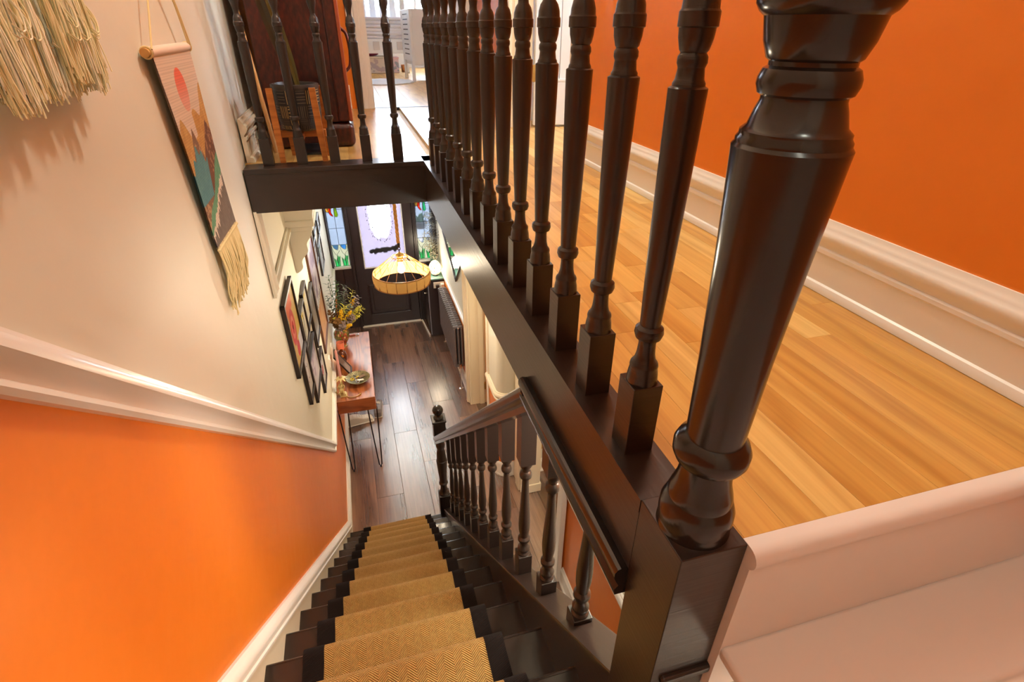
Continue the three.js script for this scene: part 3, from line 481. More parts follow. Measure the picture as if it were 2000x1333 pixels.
// a leaf blade standing along +y, bent forward by `bend`
function leafGeo(len, wid, bend = 0.4, n = 4) {
  const P = [], row = i => { const t = i / n, w = wid * 0.5 * Math.sin(Math.PI * Math.pow(t, 0.75) * 0.98 + 0.03), a = bend * t; return [[-w, len * t * Math.cos(a * 0.5), len * t * Math.sin(a * 0.5) + 0.12 * w], [0, len * t * Math.cos(a * 0.5), len * t * Math.sin(a * 0.5)], [w, len * t * Math.cos(a * 0.5), len * t * Math.sin(a * 0.5) + 0.12 * w]]; };
  for (let i = 0; i < n; i++) { const A = row(i), B = row(i + 1); for (const j of [0, 1]) for (const v of [A[j], A[j + 1], B[j + 1], A[j], B[j + 1], B[j]]) P.push(...v); }
  const g = new THREE.BufferGeometry(); g.setAttribute('position', new THREE.Float32BufferAttribute(P, 3)); g.computeVertexNormals(); g.setAttribute('uv', new THREE.BufferAttribute(new Float32Array(P.length / 3 * 2), 2)); return g;
}
// ---------------------------------------------------------------- pendant lamp in the hall
{
  const p = thing('pendant_lamp', 'rope-hung pendant lamp with a wire cone and woven jute band over the hall', 'lamp', [0.222, 2.07, -3.95]);
  const R = 0.22, r0 = 0.062;
  part('ceiling_rose', turned([[0.001, 0.93], [0.055, 0.93], [0.055, 0.92], [0.02, 0.9], [0.001, 0.9]], 20), M.brass, p);
  const rp = []; for (let s = 0; s < 3; s++) { const pts = []; for (let i = 0; i <= 60; i++) { const t = i / 60, a = t * 40 + s * 2.094; pts.push([0.0065 * Math.cos(a), 0.235 + 0.67 * t, 0.0065 * Math.sin(a)]); } rp.push(tube(pts, 0.0075, 180, 6)); }
  part('rope', rp, M.rope, p);
  part('hook', [turned([[0.001, 0.2], [0.009, 0.2], [0.012, 0.215], [0.012, 0.24], [0.001, 0.24]], 14), new THREE.TorusGeometry(0.011, 0.003, 8, 16).translate(0, 0.19, 0), new THREE.TorusGeometry(0.011, 0.003, 8, 16).rotateY(1.57).translate(0, 0.174, 0)], M.iron, p);
  part('cap', turned([[0.001, 0.165], [0.007, 0.165], [0.01, 0.158], [0.03, 0.148], [0.032, 0.135], [0.024, 0.128], [0.024, 0.09], [0.001, 0.09]], 24), M.brass, p);
  part('top_ring', [new THREE.TorusGeometry(r0, 0.0035, 8, 36).rotateX(Math.PI / 2).translate(0, 0.128, 0), ...[0, 1, 2].map(i => rod([0.024 * Math.cos(i * 2.09), 0.128, 0.024 * Math.sin(i * 2.09)], [r0 * Math.cos(i * 2.09), 0.128, r0 * Math.sin(i * 2.09)], 0.003))], M.brass, p);
  for (let i = 0; i < 18; i++) { const a = i / 18 * 2 * Math.PI + 0.1, c = Math.cos(a), s = Math.sin(a); part('spoke', [rod([r0 * c, 0.128, r0 * s], [R * c, 0.0, R * s], 0.0022, 6), rod([R * c, 0.0, R * s], [(R + 0.003) * c, -0.092, (R + 0.003) * s], 0.003, 6)], tint(150, 98, 44, { roughness: 0.5 }), p); }
  part('rim', [new THREE.TorusGeometry(R, 0.0042, 8, 64).rotateX(Math.PI / 2), new THREE.TorusGeometry(R - 0.004, 0.004, 8, 64).rotateX(Math.PI / 2).translate(0, -0.094, 0)], tint(150, 98, 44, { roughness: 0.5 }), p);
  const band = []; for (let i = 0; i <= 10; i++) { const t = i / 10; band.push([R + 0.004 + 0.006 * Math.sin(t * Math.PI) - 0.012 * t * t, -0.094 * t]); }
  part('woven_band', lathe(band, 64), std({ color: col(206, 158, 88), roughness: 0.9, bumpMap: T.weave, bumpScale: 0.006, transmission: 0.06, thickness: 0 }), p);
  const bulb = part('bulb', turned([[0.001, -0.012], [0.016, -0.006], [0.028, 0.008], [0.031, 0.024], [0.027, 0.044], [0.017, 0.066], [0.014, 0.09], [0.001, 0.092]], 24), std({ color: 0xffffff, emissive: new THREE.Color().setRGB(1, 0.86, 0.62), emissiveIntensity: 9 }), p);
  pointLamp(p, 'bulb_light', [0, 0.03, 0], WARM, POWER.pendant, 3);
}
// ---------------------------------------------------------------- console table with what stands on it
const TT = 0.883;
{
  const t = thing('console_table', 'narrow console table of thick reddish wood on black hairpin legs', 'table', [-0.297, 0, -4.617]);
  part('tabletop', uvm(bx(-0.156, 0.175, TT - 0.138, TT, -0.617, 0.617, 0.006), 'z'), M.table, t);
  for (const [x, z, s] of [[-0.125, 0.55, 1], [0.13, 0.55, 1], [-0.125, -0.55, -1], [0.13, -0.55, -1]]) {
    const H = TT - 0.138, y0 = 0.012, pts = [[x - 0.038, H, z], [x - 0.014, 0.06, z + 0.006 * s], [x - 0.009, y0 + 0.006, z + 0.008 * s], [x, y0, z + 0.009 * s], [x + 0.009, y0 + 0.006, z + 0.008 * s], [x + 0.014, 0.06, z + 0.006 * s], [x + 0.045, H, z]];
    part('leg', [tube(pts, 0.0062, 60, 8), rod([x, 0, z + 0.009 * s], [x, 0.012, z + 0.009 * s], 0.009, 10)], M.iron, t);
    part('leg_plate', bx(x - 0.038, x + 0.05, H - 0.004, H, z - 0.03, z + 0.03), M.iron, t);
  }
}
{
  const v = thing('vase', 'round mosaic glass vase at the far end of the console table', 'vase', [-0.385, TT, -4.99]);
  part('body', turned([[0.001, 0], [0.05, 0], [0.05, 0.006], [0.034, 0.02], [0.04, 0.035], [0.066, 0.075], [0.079, 0.12], [0.074, 0.16], [0.052, 0.195], [0.044, 0.215], [0.052, 0.225], [0.046, 0.225], [0.04, 0.21], [0.001, 0.18]], 32), std({ map: dataTex(96, 96, (u, x) => { const k = hash((u * 24) | 0, (x * 18) | 0), e = ((u * 24) % 1) * ((x * 18) % 1); const lower = x < 0.62; const c = !lower ? [168, 160, 150] : k < 0.35 ? [196, 104, 40] : k < 0.6 ? [120, 110, 40] : k < 0.8 ? [160, 60, 30] : [210, 170, 110]; return mixc(c, [60, 44, 30], e < 0.06 ? 0.7 : 0); }), roughness: 0.15, clearcoat: 0.6 }), v);
  const b = thing('flower_bouquet', 'dried bouquet of yellow mimosa and grey-green eucalyptus in the mosaic vase', 'flowers', [-0.385, TT + 0.2, -4.99]);
  const ye = tint(240, 190, 28, { roughness: 0.8 }), yg = tint(196, 186, 70, { roughness: 0.8 }), eu = tint(112, 122, 108, { roughness: 0.85 }), pl = tint(126, 108, 104, { roughness: 0.85 }), gr = tint(84, 116, 64, { roughness: 0.85 }), br = tint(112, 76, 34, { roughness: 0.9 });
  const dir = (a, e) => V(Math.sin(e) * Math.cos(a), Math.cos(e), Math.sin(e) * Math.sin(a));
  const sprig = (a, e, len, mat, kind) => {
    const d = dir(a, e), geos = [], q = new THREE.Quaternion().setFromUnitVectors(V(0, 1, 0), d);
    const stem = rod([0, -0.08, 0], [d.x * len, d.y * len, d.z * len], 0.0022, 5);
    const n = kind === 'mimosa' ? 150 : kind === 'round' ? 26 : 30;
    for (let i = 0; i < n; i++) {
      const t = 0.3 + 0.7 * i / n, p = d.clone().multiplyScalar(len * t), spread = kind === 'mimosa' ? 0.035 * (1.25 - t) + 0.006 : 0.02, an = i * 2.399;
      if (kind === 'mimosa') { const g = new THREE.IcosahedronGeometry(rr(0.0035, 0.0065), 0); const o = V(Math.cos(an) * spread * rnd(), rr(-0.01, 0.01), Math.sin(an) * spread * rnd()).applyQuaternion(q); geos.push(g.translate(p.x + o.x, p.y + o.y, p.z + o.z)); }
      else { const g = leafGeo(kind === 'round' ? rr(0.035, 0.055) : rr(0.04, 0.07), kind === 'round' ? rr(0.032, 0.045) : 0.014, 0.6, 2); g.rotateX(rr(0.7, 1.3)); g.rotateY(an); g.applyQuaternion(q); geos.push(g.translate(p.x, p.y, p.z)); }
    }
    part(kind === 'mimosa' ? 'flower_spray' : 'leaf_sprig', [stem, ...geos], mat, b);
  };
  for (const [a, e, l, m, k] of [[1.2, 0.45, 0.3, ye, 'mimosa'], [0.5, 0.6, 0.27, ye, 'mimosa'], [0.15, 0.75, 0.33, yg, 'mimosa'], [-0.2, 0.55, 0.36, ye, 'mimosa'], [0.9, 1.05, 0.22, ye, 'mimosa'], [1.9, 0.5, 0.2, yg, 'mimosa'], [0.25, 0.95, 0.26, yg, 'mimosa'], [-0.5, 0.5, 0.42, yg, 'leaf'], [0.1, 0.85, 0.34, yg, 'leaf'],
    [-1.5, 0.35, 0.42, eu, 'round'], [-1.0, 0.5, 0.4, pl, 'round'], [-0.2, 0.75, 0.32, pl, 'round'], [0.6, 0.8, 0.25, pl, 'round'], [1.6, 0.7, 0.2, br, 'round'], [2.2, 0.6, 0.18, br, 'round'], [-1.8, 0.3, 0.55, gr, 'leaf'], [-2.0, 0.25, 0.48, eu, 'leaf'], [-1.3, 0.2, 0.5, gr, 'round'], [-2.3, 0.35, 0.36, eu, 'round'], [2.7, 0.35, 0.22, br, 'round'], [-0.7, 0.3, 0.46, eu, 'leaf'], [0.8, 0.3, 0.2, br, 'round'], [-0.6, 0.7, 0.36, pl, 'round'], [-0.1, 0.6, 0.4, pl, 'round'], [-1.2, 0.6, 0.38, eu, 'round'], [0.3, 0.5, 0.3, eu, 'round'], [1.3, 0.9, 0.18, pl, 'round'], [0.6, 0.35, 0.3, yg, 'leaf']]) sprig(a, e, l, m, k);
}
{
  const c = thing('candle_holder', 'terracotta pink cup candle holder standing before the vase', 'candle holder', [-0.395, TT, -4.745]);
  part('cup', turned([[0.001, 0], [0.03, 0], [0.034, 0.006], [0.024, 0.03], [0.022, 0.1], [0.034, 0.11], [0.037, 0.18], [0.034, 0.18], [0.031, 0.13], [0.001, 0.128]], 28), tint(226, 128, 98, { roughness: 0.4 }), c);
  part('tealight', turned([[0.001, 0.129], [0.028, 0.129], [0.028, 0.146], [0.001, 0.146]], 20), tint(74, 44, 132, { roughness: 0.25, metalness: 0.3 }), c);
  const g = thing('globe_lamp', 'small amber glass globe glowing beside the pink cup', 'lamp', [-0.387, TT, -4.63]);
  part('base', turned([[0.001, 0], [0.036, 0], [0.036, 0.012], [0.03, 0.018], [0.001, 0.018]], 24), M.brass, g);
  part('globe', turned([[0.03, 0.016], [0.043, 0.05], [0.047, 0.085], [0.043, 0.12], [0.03, 0.142], [0.018, 0.15], [0.015, 0.158], [0.001, 0.158]], 32), std({ color: col(120, 66, 20), transmission: 0.8, thickness: 0, roughness: 0.05 }), g);
  part('bulb', new THREE.SphereGeometry(0.014, 16, 12).translate(0, 0.085, 0), std({ color: 0xffffff, emissive: new THREE.Color().setRGB(1, 0.75, 0.4), emissiveIntensity: 3 }), g);
  pointLamp(g, 'bulb_light', [0, 0.085, 0], [1, 0.72, 0.4], 0.06, 1);
  // palm tree candlestick with a pink candle
  const p = thing('candlestick', 'gilt palm tree candlestick with a monkey at its foot and a tall candle', 'candlestick', [-0.388, TT, -4.09]);
  const gold = tint(206, 182, 128, { roughness: 0.4, metalness: 0.35 });
  part('foot', [bx(-0.03, 0.03, 0, 0.016, -0.034, 0.034, 0.005), bx(-0.022, 0.022, 0.016, 0.03, -0.025, 0.025, 0.004)], gold, p);
  part('trunk', turned(Array.from({ length: 17 }, (_, i) => [i === 0 || i === 16 ? 0.001 : 0.0085 + 0.0022 * (i % 2), 0.028 + 0.165 * i / 16]), 12), gold, p);
  const mk = (x, y, z, a, b, c2) => new THREE.SphereGeometry(1, 12, 10).scale(a, b, c2).translate(x, y, z);
  part('figure', [mk(-0.012, 0.062, 0.012, 0.02, 0.032, 0.02), mk(-0.012, 0.108, 0.016, 0.016, 0.016, 0.015), mk(-0.012, 0.1, 0.03, 0.008, 0.007, 0.006), mk(-0.028, 0.112, 0.014, 0.005, 0.006, 0.003), mk(0.004, 0.112, 0.014, 0.005, 0.006, 0.003), tube([[-0.03, 0.085, 0.012], [-0.036, 0.1, 0.008], [-0.012, 0.125, -0.002], [0.002, 0.13, 0]], 0.006, 14, 7), tube([[0.006, 0.085, 0.014], [0.016, 0.1, 0.012], [0.012, 0.12, 0.004]], 0.006, 12, 7), tube([[-0.024, 0.045, 0.02], [-0.03, 0.06, 0.036], [-0.026, 0.036, 0.036]], 0.0075, 12, 7), tube([[0.002, 0.045, 0.02], [0.008, 0.06, 0.036], [0.004, 0.036, 0.036]], 0.0075, 12, 7), tube([[-0.026, 0.04, 0.0], [-0.05, 0.03, 0.01], [-0.062, 0.05, 0.01], [-0.05, 0.062, 0.008]], 0.004, 16, 6)], gold, p);
  for (let i = 0; i < 9; i++) part('frond', leafGeo(0.062, 0.022, 1.2, 5).rotateX(1.25).rotateY(i * 0.698).translate(0, 0.192, 0), gold, p);
  part('candle_cup', turned([[0.001, 0.185], [0.012, 0.188], [0.015, 0.21], [0.012, 0.21], [0.001, 0.2]], 16), gold, p);
  part('candle', turned([[0.001, 0.2], [0.0115, 0.2], [0.0105, 0.46], [0.006, 0.472], [0.0012, 0.475], [0.0012, 0.485], [0.0001, 0.485]], 18), tint(226, 156, 150, { roughness: 0.5, transmission: 0.15 }), p);
  // bowl of keys
  const bo = thing('bowl', 'patterned metal bowl full of keys near the table end', 'bowl', [-0.255, TT, -4.275]);
  part('dish', turned([[0.001, 0.004], [0.038, 0.0], [0.04, 0.006], [0.075, 0.024], [0.108, 0.05], [0.112, 0.053], [0.108, 0.0545], [0.07, 0.03], [0.035, 0.014], [0.001, 0.012]], 48), std({ map: dataTex(128, 64, (u, v) => { const r = v, k = Math.sin(u * 2 * Math.PI * 40) * Math.sin(r * 40); return mixc([176, 164, 120], [70, 70, 66], k > 0.1 ? 0.75 : 0.1); }), metalness: 0.55, roughness: 0.35 }), bo);
  const keyM = [[M.chrome, 'silver door key lying in the patterned bowl', 'key'], [M.brass, 'brass door key lying in the patterned bowl', 'key'], [tint(52, 50, 54, { roughness: 0.4 }), 'black car key fob lying in the patterned bowl', 'key'], [tint(232, 226, 214), 'cream plastic key tag lying in the patterned bowl', 'key tag'], [tint(222, 186, 60, { metalness: 0.6, roughness: 0.35 }), 'yellow gilt key lying in the patterned bowl', 'key'], [tint(120, 92, 70), 'brown leather key tag lying in the patterned bowl', 'key tag'], [tint(150, 150, 158, { metalness: 0.7, roughness: 0.4 }), 'dull grey key on top of the others in the bowl', 'key']];
  keyM.forEach(([m, label, cat], i) => {
    const a = i * 2.4, r = 0.05 * Math.sqrt(i / 7), g2 = cat === 'key' ? [bx(-0.004, 0.034, -0.001, 0.0015, -0.0028, 0.0028), new THREE.TorusGeometry(0.0095, 0.0034, 6, 14).rotateX(Math.PI / 2).translate(-0.012, 0, 0), bx(0.024, 0.033, -0.001, 0.0015, 0.002, 0.006)] : [bx(-0.02, 0.02, -0.002, 0.002, -0.01, 0.01, 0.002), new THREE.TorusGeometry(0.006, 0.0015, 6, 12).rotateX(Math.PI / 2).translate(-0.025, 0, 0)];
    const k = solo(cat.replace(' ', '_'), label, cat, g2, m, 'keys in the bowl'); k.position.set(-0.255 + r * Math.cos(a), TT + 0.03 + 0.0025 * i, -4.275 + r * Math.sin(a)); k.rotation.set(rr(-0.2, 0.2), rr(0, 6), rr(-0.2, 0.2)); k.scale.setScalar(1.5);
  });
  const gl = []; for (let i = 0; i <= 14; i++) { const a = 0.2 + i / 14 * 2.7; gl.push([-0.297 + 0.058 * Math.cos(a + 0.3), TT + 0.006, -4.075 + 0.04 * Math.sin(a)]); }
  solo('bracelet', 'thin curved gold bangle lying at the near table end', 'bracelet', [tube(gl, 0.0045, 30, 8), new THREE.SphereGeometry(0.009, 12, 8).translate(...gl[0])], tint(186, 140, 78, { roughness: 0.3, metalness: 0.5 }));
  const tr = thing('letter_opener', 'red-brown handled letter opener at the far end of the table', 'letter opener', [-0.27, TT + 0.009, -5.17], 0.05);
  part('handle', rod([-0.07, 0, 0], [0.01, 0, 0], 0.0095, 10, 0.007), tint(150, 62, 36, { roughness: 0.3 }), tr); part('blade', [rod([0.01, 0, 0], [0.03, 0, 0], 0.006, 10), bx(0.03, 0.045, -0.004, 0.004, -0.012, 0.012, 0.002)], M.chrome, tr);
  // framed photo leaning on the wall behind the candlestick
  const fp = thing('leaning_frame', 'dark picture frame leaning on the wall on top of the table', 'picture frame', [-0.318, TT, -4.462]); fp.rotation.z = 0.53;
  part('frame', [bx(0, 0.014, 0, 0.02, -0.08, 0.08, 0.002), bx(0, 0.014, 0.24, 0.26, -0.08, 0.08, 0.002), bx(0, 0.014, 0, 0.26, -0.08, -0.066, 0.002), bx(0, 0.014, 0, 0.26, 0.066, 0.08, 0.002)], M.frame, fp); part('print', bx(0.004, 0.008, 0.018, 0.242, -0.068, 0.068), tint(120, 96, 88, { roughness: 0.1 }), fp);
}
// shoes under the table
{
  const shoe = (name, label, x, z, turn, m1, m2) => {
    const s = thing(name, label, 'shoe', [x, 0, z], turn);
    const pr = [[-0.13, 0.018], [-0.13, 0.07], [-0.115, 0.095], [-0.06, 0.1], [-0.02, 0.09], [0.03, 0.066], [0.09, 0.056], [0.125, 0.04], [0.135, 0.02]];
    part('upper', new THREE.ExtrudeGeometry(new THREE.Shape(pr.map(p => new THREE.Vector2(...p))), { depth: 0.044, bevelEnabled: true, bevelSize: 0.014, bevelThickness: 0.018, bevelSegments: 4 }).translate(0, 0, -0.022), m1, s);
    part('sole', bx(-0.145, 0.15, 0, 0.022, -0.044, 0.044, 0.01), m2, s);
    for (let i = 0; i < 4; i++) part('lace', tube([[-0.02 + 0.026 * i, 0.104 - 0.011 * i, -0.028], [-0.016 + 0.026 * i, 0.112 - 0.012 * i, 0], [-0.02 + 0.026 * i, 0.104 - 0.011 * i, 0.028]], 0.004, 10, 6), m2, s);
  };
  shoe('trainer', 'white trainer lying under the console table', -0.345, -4.8, 0.15, tint(216, 208, 198), tint(236, 230, 222));
  shoe('trainer', 'grey striped trainer peeping out beside the table', -0.135, -4.97, 1.5, tint(128, 120, 122), tint(216, 206, 196));
}
// two white wall switches above the table
for (const [y, z, l] of [[1.02, -4.72, 'white light switch plate above the middle of the table'], [1.12, -4.32, 'white light switch plate above the candlestick']]) { const s = thing('light_switch', l, 'light switch', [WX(z), y, z]); part('plate', bx(-0.004, 0.01, -0.043, 0.043, -0.043, 0.043, 0.003), M.white, s); part('rocker', bx(0.008, 0.015, -0.016, 0.016, -0.01, 0.01, 0.003), M.coolWhite, s); }
// ---------------------------------------------------------------- framed pictures on the left hall wall
{
  const sm = (a, b, x) => { const t = Math.max(0, Math.min(1, (x - a) / (b - a))); return t * t * (3 - 2 * t); };
  const art = fn => dataTex(96, 128, (u, v) => fn(u, 1 - v), true, 1, 1);   // v from the top down
  const picture = (label, z0, z1, y0, y1, tex, fm, fw = 0.018) => {
    const zc = (z0 + z1) / 2, w = (z1 - z0) / 2, h = y1 - y0, t = thing('picture_frame', label, 'picture', [WX(zc) + 0.001, y0, zc]);
    t.rotation.y = -0.009; const c = (a, b, e, f) => bx(0, 0.022, a, b, e, f, 0.002);
    part('frame', [c(0, fw, -w, w), c(h - fw, h, -w, w), c(0, h, -w, -w + fw), c(0, h, w - fw, w)], fm, t);
    const g = new THREE.PlaneGeometry(2 * w - fw, h - fw).rotateY(Math.PI / 2).translate(0.011, h / 2, 0);
    part('print', [g, bx(0, 0.009, 0.004, h - 0.004, -w + 0.004, w - 0.004)], std({ map: tex, roughness: 0.25 }), t);
  };
  const onMount = (u, v, m, inner) => (u < m || u > 1 - m || v < m * 0.8 || v > 1 - m * 0.8 ? [228, 220, 208] : inner((u - m) / (1 - 2 * m), (v - m * 0.8) / (1 - 1.6 * m)));
  picture('large framed print of red rings on ochre, nearest the stairs', -3.0, -2.59, 2.075, 2.51, art((u, v) => {
    let c = [214, 176, 96]; c = mixc(c, [232, 106, 62], sm(0.3, 0.24, v) * sm(0.1, 0.2, u) * sm(0.75, 0.65, u));
    const r = Math.hypot((u - 0.42) * 1.1, (v - 0.48)) ; c = mixc(c, [206, 72, 66], sm(0.26, 0.24, r)); c = mixc(c, [236, 130, 110], sm(0.17, 0.15, r)); c = mixc(c, [196, 52, 58], sm(0.1, 0.08, r)); c = mixc(c, [70, 24, 26], sm(0.035, 0.02, r));
    c = mixc(c, [204, 60, 66], sm(0.12, 0.1, Math.hypot((u - 0.5) * 0.9, v - 0.84))); c = mixc(c, [226, 222, 236], sm(0.72, 0.74, v) * sm(0.62, 0.66, u)); return c;
  }), M.frame);
  picture('narrow black framed botanical print with yellow blooms, upper of the pair', -3.58, -3.325, 1.97, 2.235, art((u, v) => onMount(u, v, 0.14, (a, b) => mixc([206, 198, 178], [214, 184, 60], sm(0.62, 0.75, fbm(a * 6, b * 8, 6, 8, 3) + 0.2 * (1 - Math.abs(a - 0.5) * 2))))), M.frame);
  picture('black framed botanical print with a yellow stem, lower of the pair', -3.31, -3.055, 1.975, 2.235 - 0.005, art((u, v) => onMount(u, v, 0.14, (a, b) => { let c = [210, 204, 190]; c = mixc(c, [84, 92, 70], sm(0.06, 0.03, Math.abs(a - 0.5 - 0.1 * Math.sin(b * 5)))); return mixc(c, [222, 186, 50], sm(0.7, 0.8, fbm(a * 7, b * 7, 7, 7, 3) + 0.25 * sm(0.7, 0.2, b))); })), M.frame);
  picture('plain grey print in a thin dark frame beside the mimosa', -3.975, -3.625, 1.665, 2.055, art((u, v) => onMount(u, v, 0.06, (a, b) => mixc([176, 172, 172], [130, 128, 132], fbm(a * 3, b * 4, 3, 4, 4)))), M.frame);
  picture('pale line drawing in a black frame, lower left of the group', -3.02, -2.785, 1.755, 2.062, art((u, v) => onMount(u, v, 0.1, (a, b) => mixc([226, 220, 220], [150, 140, 150], sm(0.03, 0.01, Math.abs(Math.hypot(a - 0.5, (b - 0.5) * 1.3) - 0.28 - 0.05 * Math.sin(a * 20)))))), M.frame);
  picture('large pale lilac landscape sketch in a black frame', -3.48, -3.05, 1.575, 1.89, art((u, v) => onMount(u, v, 0.09, (a, b) => mixc([216, 206, 214], [150, 132, 156], sm(0.5, 0.6, fbm(a * 5, b * 5, 5, 5, 4)) * 0.6))), M.frame);
  picture('small red and grey print in a black frame, lowest and nearest the switches', -3.775, -3.505, 1.335, 1.6, art((u, v) => onMount(u, v, 0.13, (a, b) => mixc([184, 176, 170], [150, 52, 40], sm(0.24, 0.2, Math.hypot(a - 0.5, b - 0.55))))), M.frame);
  picture('tall poster in a broad brown frame behind the bouquet', -4.65, -4.08, 1.34, 2.245, art((u, v) => { if (v < 0.56) return mixc([222, 214, 222], [164, 150, 172], sm(0.45, 0.6, fbm(u * 4, v * 6, 4, 6, 4))); if (v < 0.62) return Math.sin(u * 60) > 0.2 && v > 0.575 && v < 0.605 ? [60, 52, 56] : [232, 228, 226]; return mixc([214, 172, 136], [186, 126, 92], fbm(u * 5, v * 5, 5, 5, 3)); }), std({ color: col(84, 48, 24), roughness: 0.45, bumpMap: T.brush, bumpScale: 0.002 }), 0.026);
  const grey = (s, k) => art((u, v) => onMount(u, v, 0.12, (a, b) => mixc([214, 220, 226], k, sm(0.45, 0.62, fbm(a * s, b * s, s, s, 4)))));
  picture('small silver-grey framed print, top row nearest the corbel', -5.3, -5.03, 2.05, 2.245, grey(4, [92, 98, 110]), M.frameGrey);
  picture('small grey framed print, second row beside the brown poster', -4.985, -4.69, 1.86, 2.07, grey(5, [110, 116, 120]), M.frameGrey);
  picture('tall grey framed print with pale green leaves, lowest by the front door', -5.6, -5.18, 1.59, 1.89, grey(6, [120, 156, 132]), M.frameGrey);
  picture('small grey framed print, top row nearest the front door', -5.9, -5.59, 1.87, 2.03, grey(7, [84, 92, 104]), M.frameGrey);
}
// ---------------------------------------------------------------- right side of the hall
{
  const r = thing('column_radiator', 'anthracite three-column radiator under the dado rail in the hall', 'radiator', [0.848, 0, -5.72]);
  const sec = []; for (const x of [-0.04, 0, 0.04]) sec.push(new THREE.CapsuleGeometry(0.0155, 0.47, 4, 10).scale(1, 1, 1.62).translate(x, 0.56, 0));
  const hd = y => new RoundedBoxGeometry(0.116, 0.036, 0.034, 3, 0.015).translate(0, y, 0);
  const secGeo = merge([...sec, hd(0.815), hd(0.305)]);
  for (let i = 0; i < 21; i++) { const m = part('section', secGeo, M.graphite, r); m.position.z = -0.53 + 0.053 * i; }
  part('header_tube', [rod([0, 0.815, -0.55], [0, 0.815, 0.55], 0.012), rod([0, 0.305, -0.55], [0, 0.305, 0.55], 0.012)], M.graphite, r);
  part('air_vent', [rod([0, 0.815, 0.545], [0, 0.815, 0.566], 0.009, 12)], M.chrome, r);
  part('valve', [rod([0, 0.305, 0.545], [0, 0.305, 0.575], 0.011, 12), turned([[0.001, 0], [0.014, 0], [0.016, 0.02], [0.012, 0.045], [0.018, 0.05], [0.018, 0.062], [0.001, 0.064]], 16).translate(0, 0.285, 0.578)], M.chrome, r);
  part('pipe', [rod([0, 0.0, 0.578], [0, 0.29, 0.578], 0.0075, 12), turned([[0.009, 0.0], [0.028, 0.0], [0.026, 0.008], [0.012, 0.014], [0.009, 0.014]], 20).translate(0, 0.001, 0.578)], M.chrome, r);
  part('far_pipe', [rod([0, 0, -0.575], [0, 0.3, -0.575], 0.0075, 12), turned([[0.009, 0.0], [0.028, 0.0], [0.026, 0.008], [0.012, 0.014], [0.009, 0.014]], 20).translate(0, 0.001, -0.575), rod([0, 0.305, -0.575], [0, 0.305, -0.54], 0.009)], M.chrome, r);
}
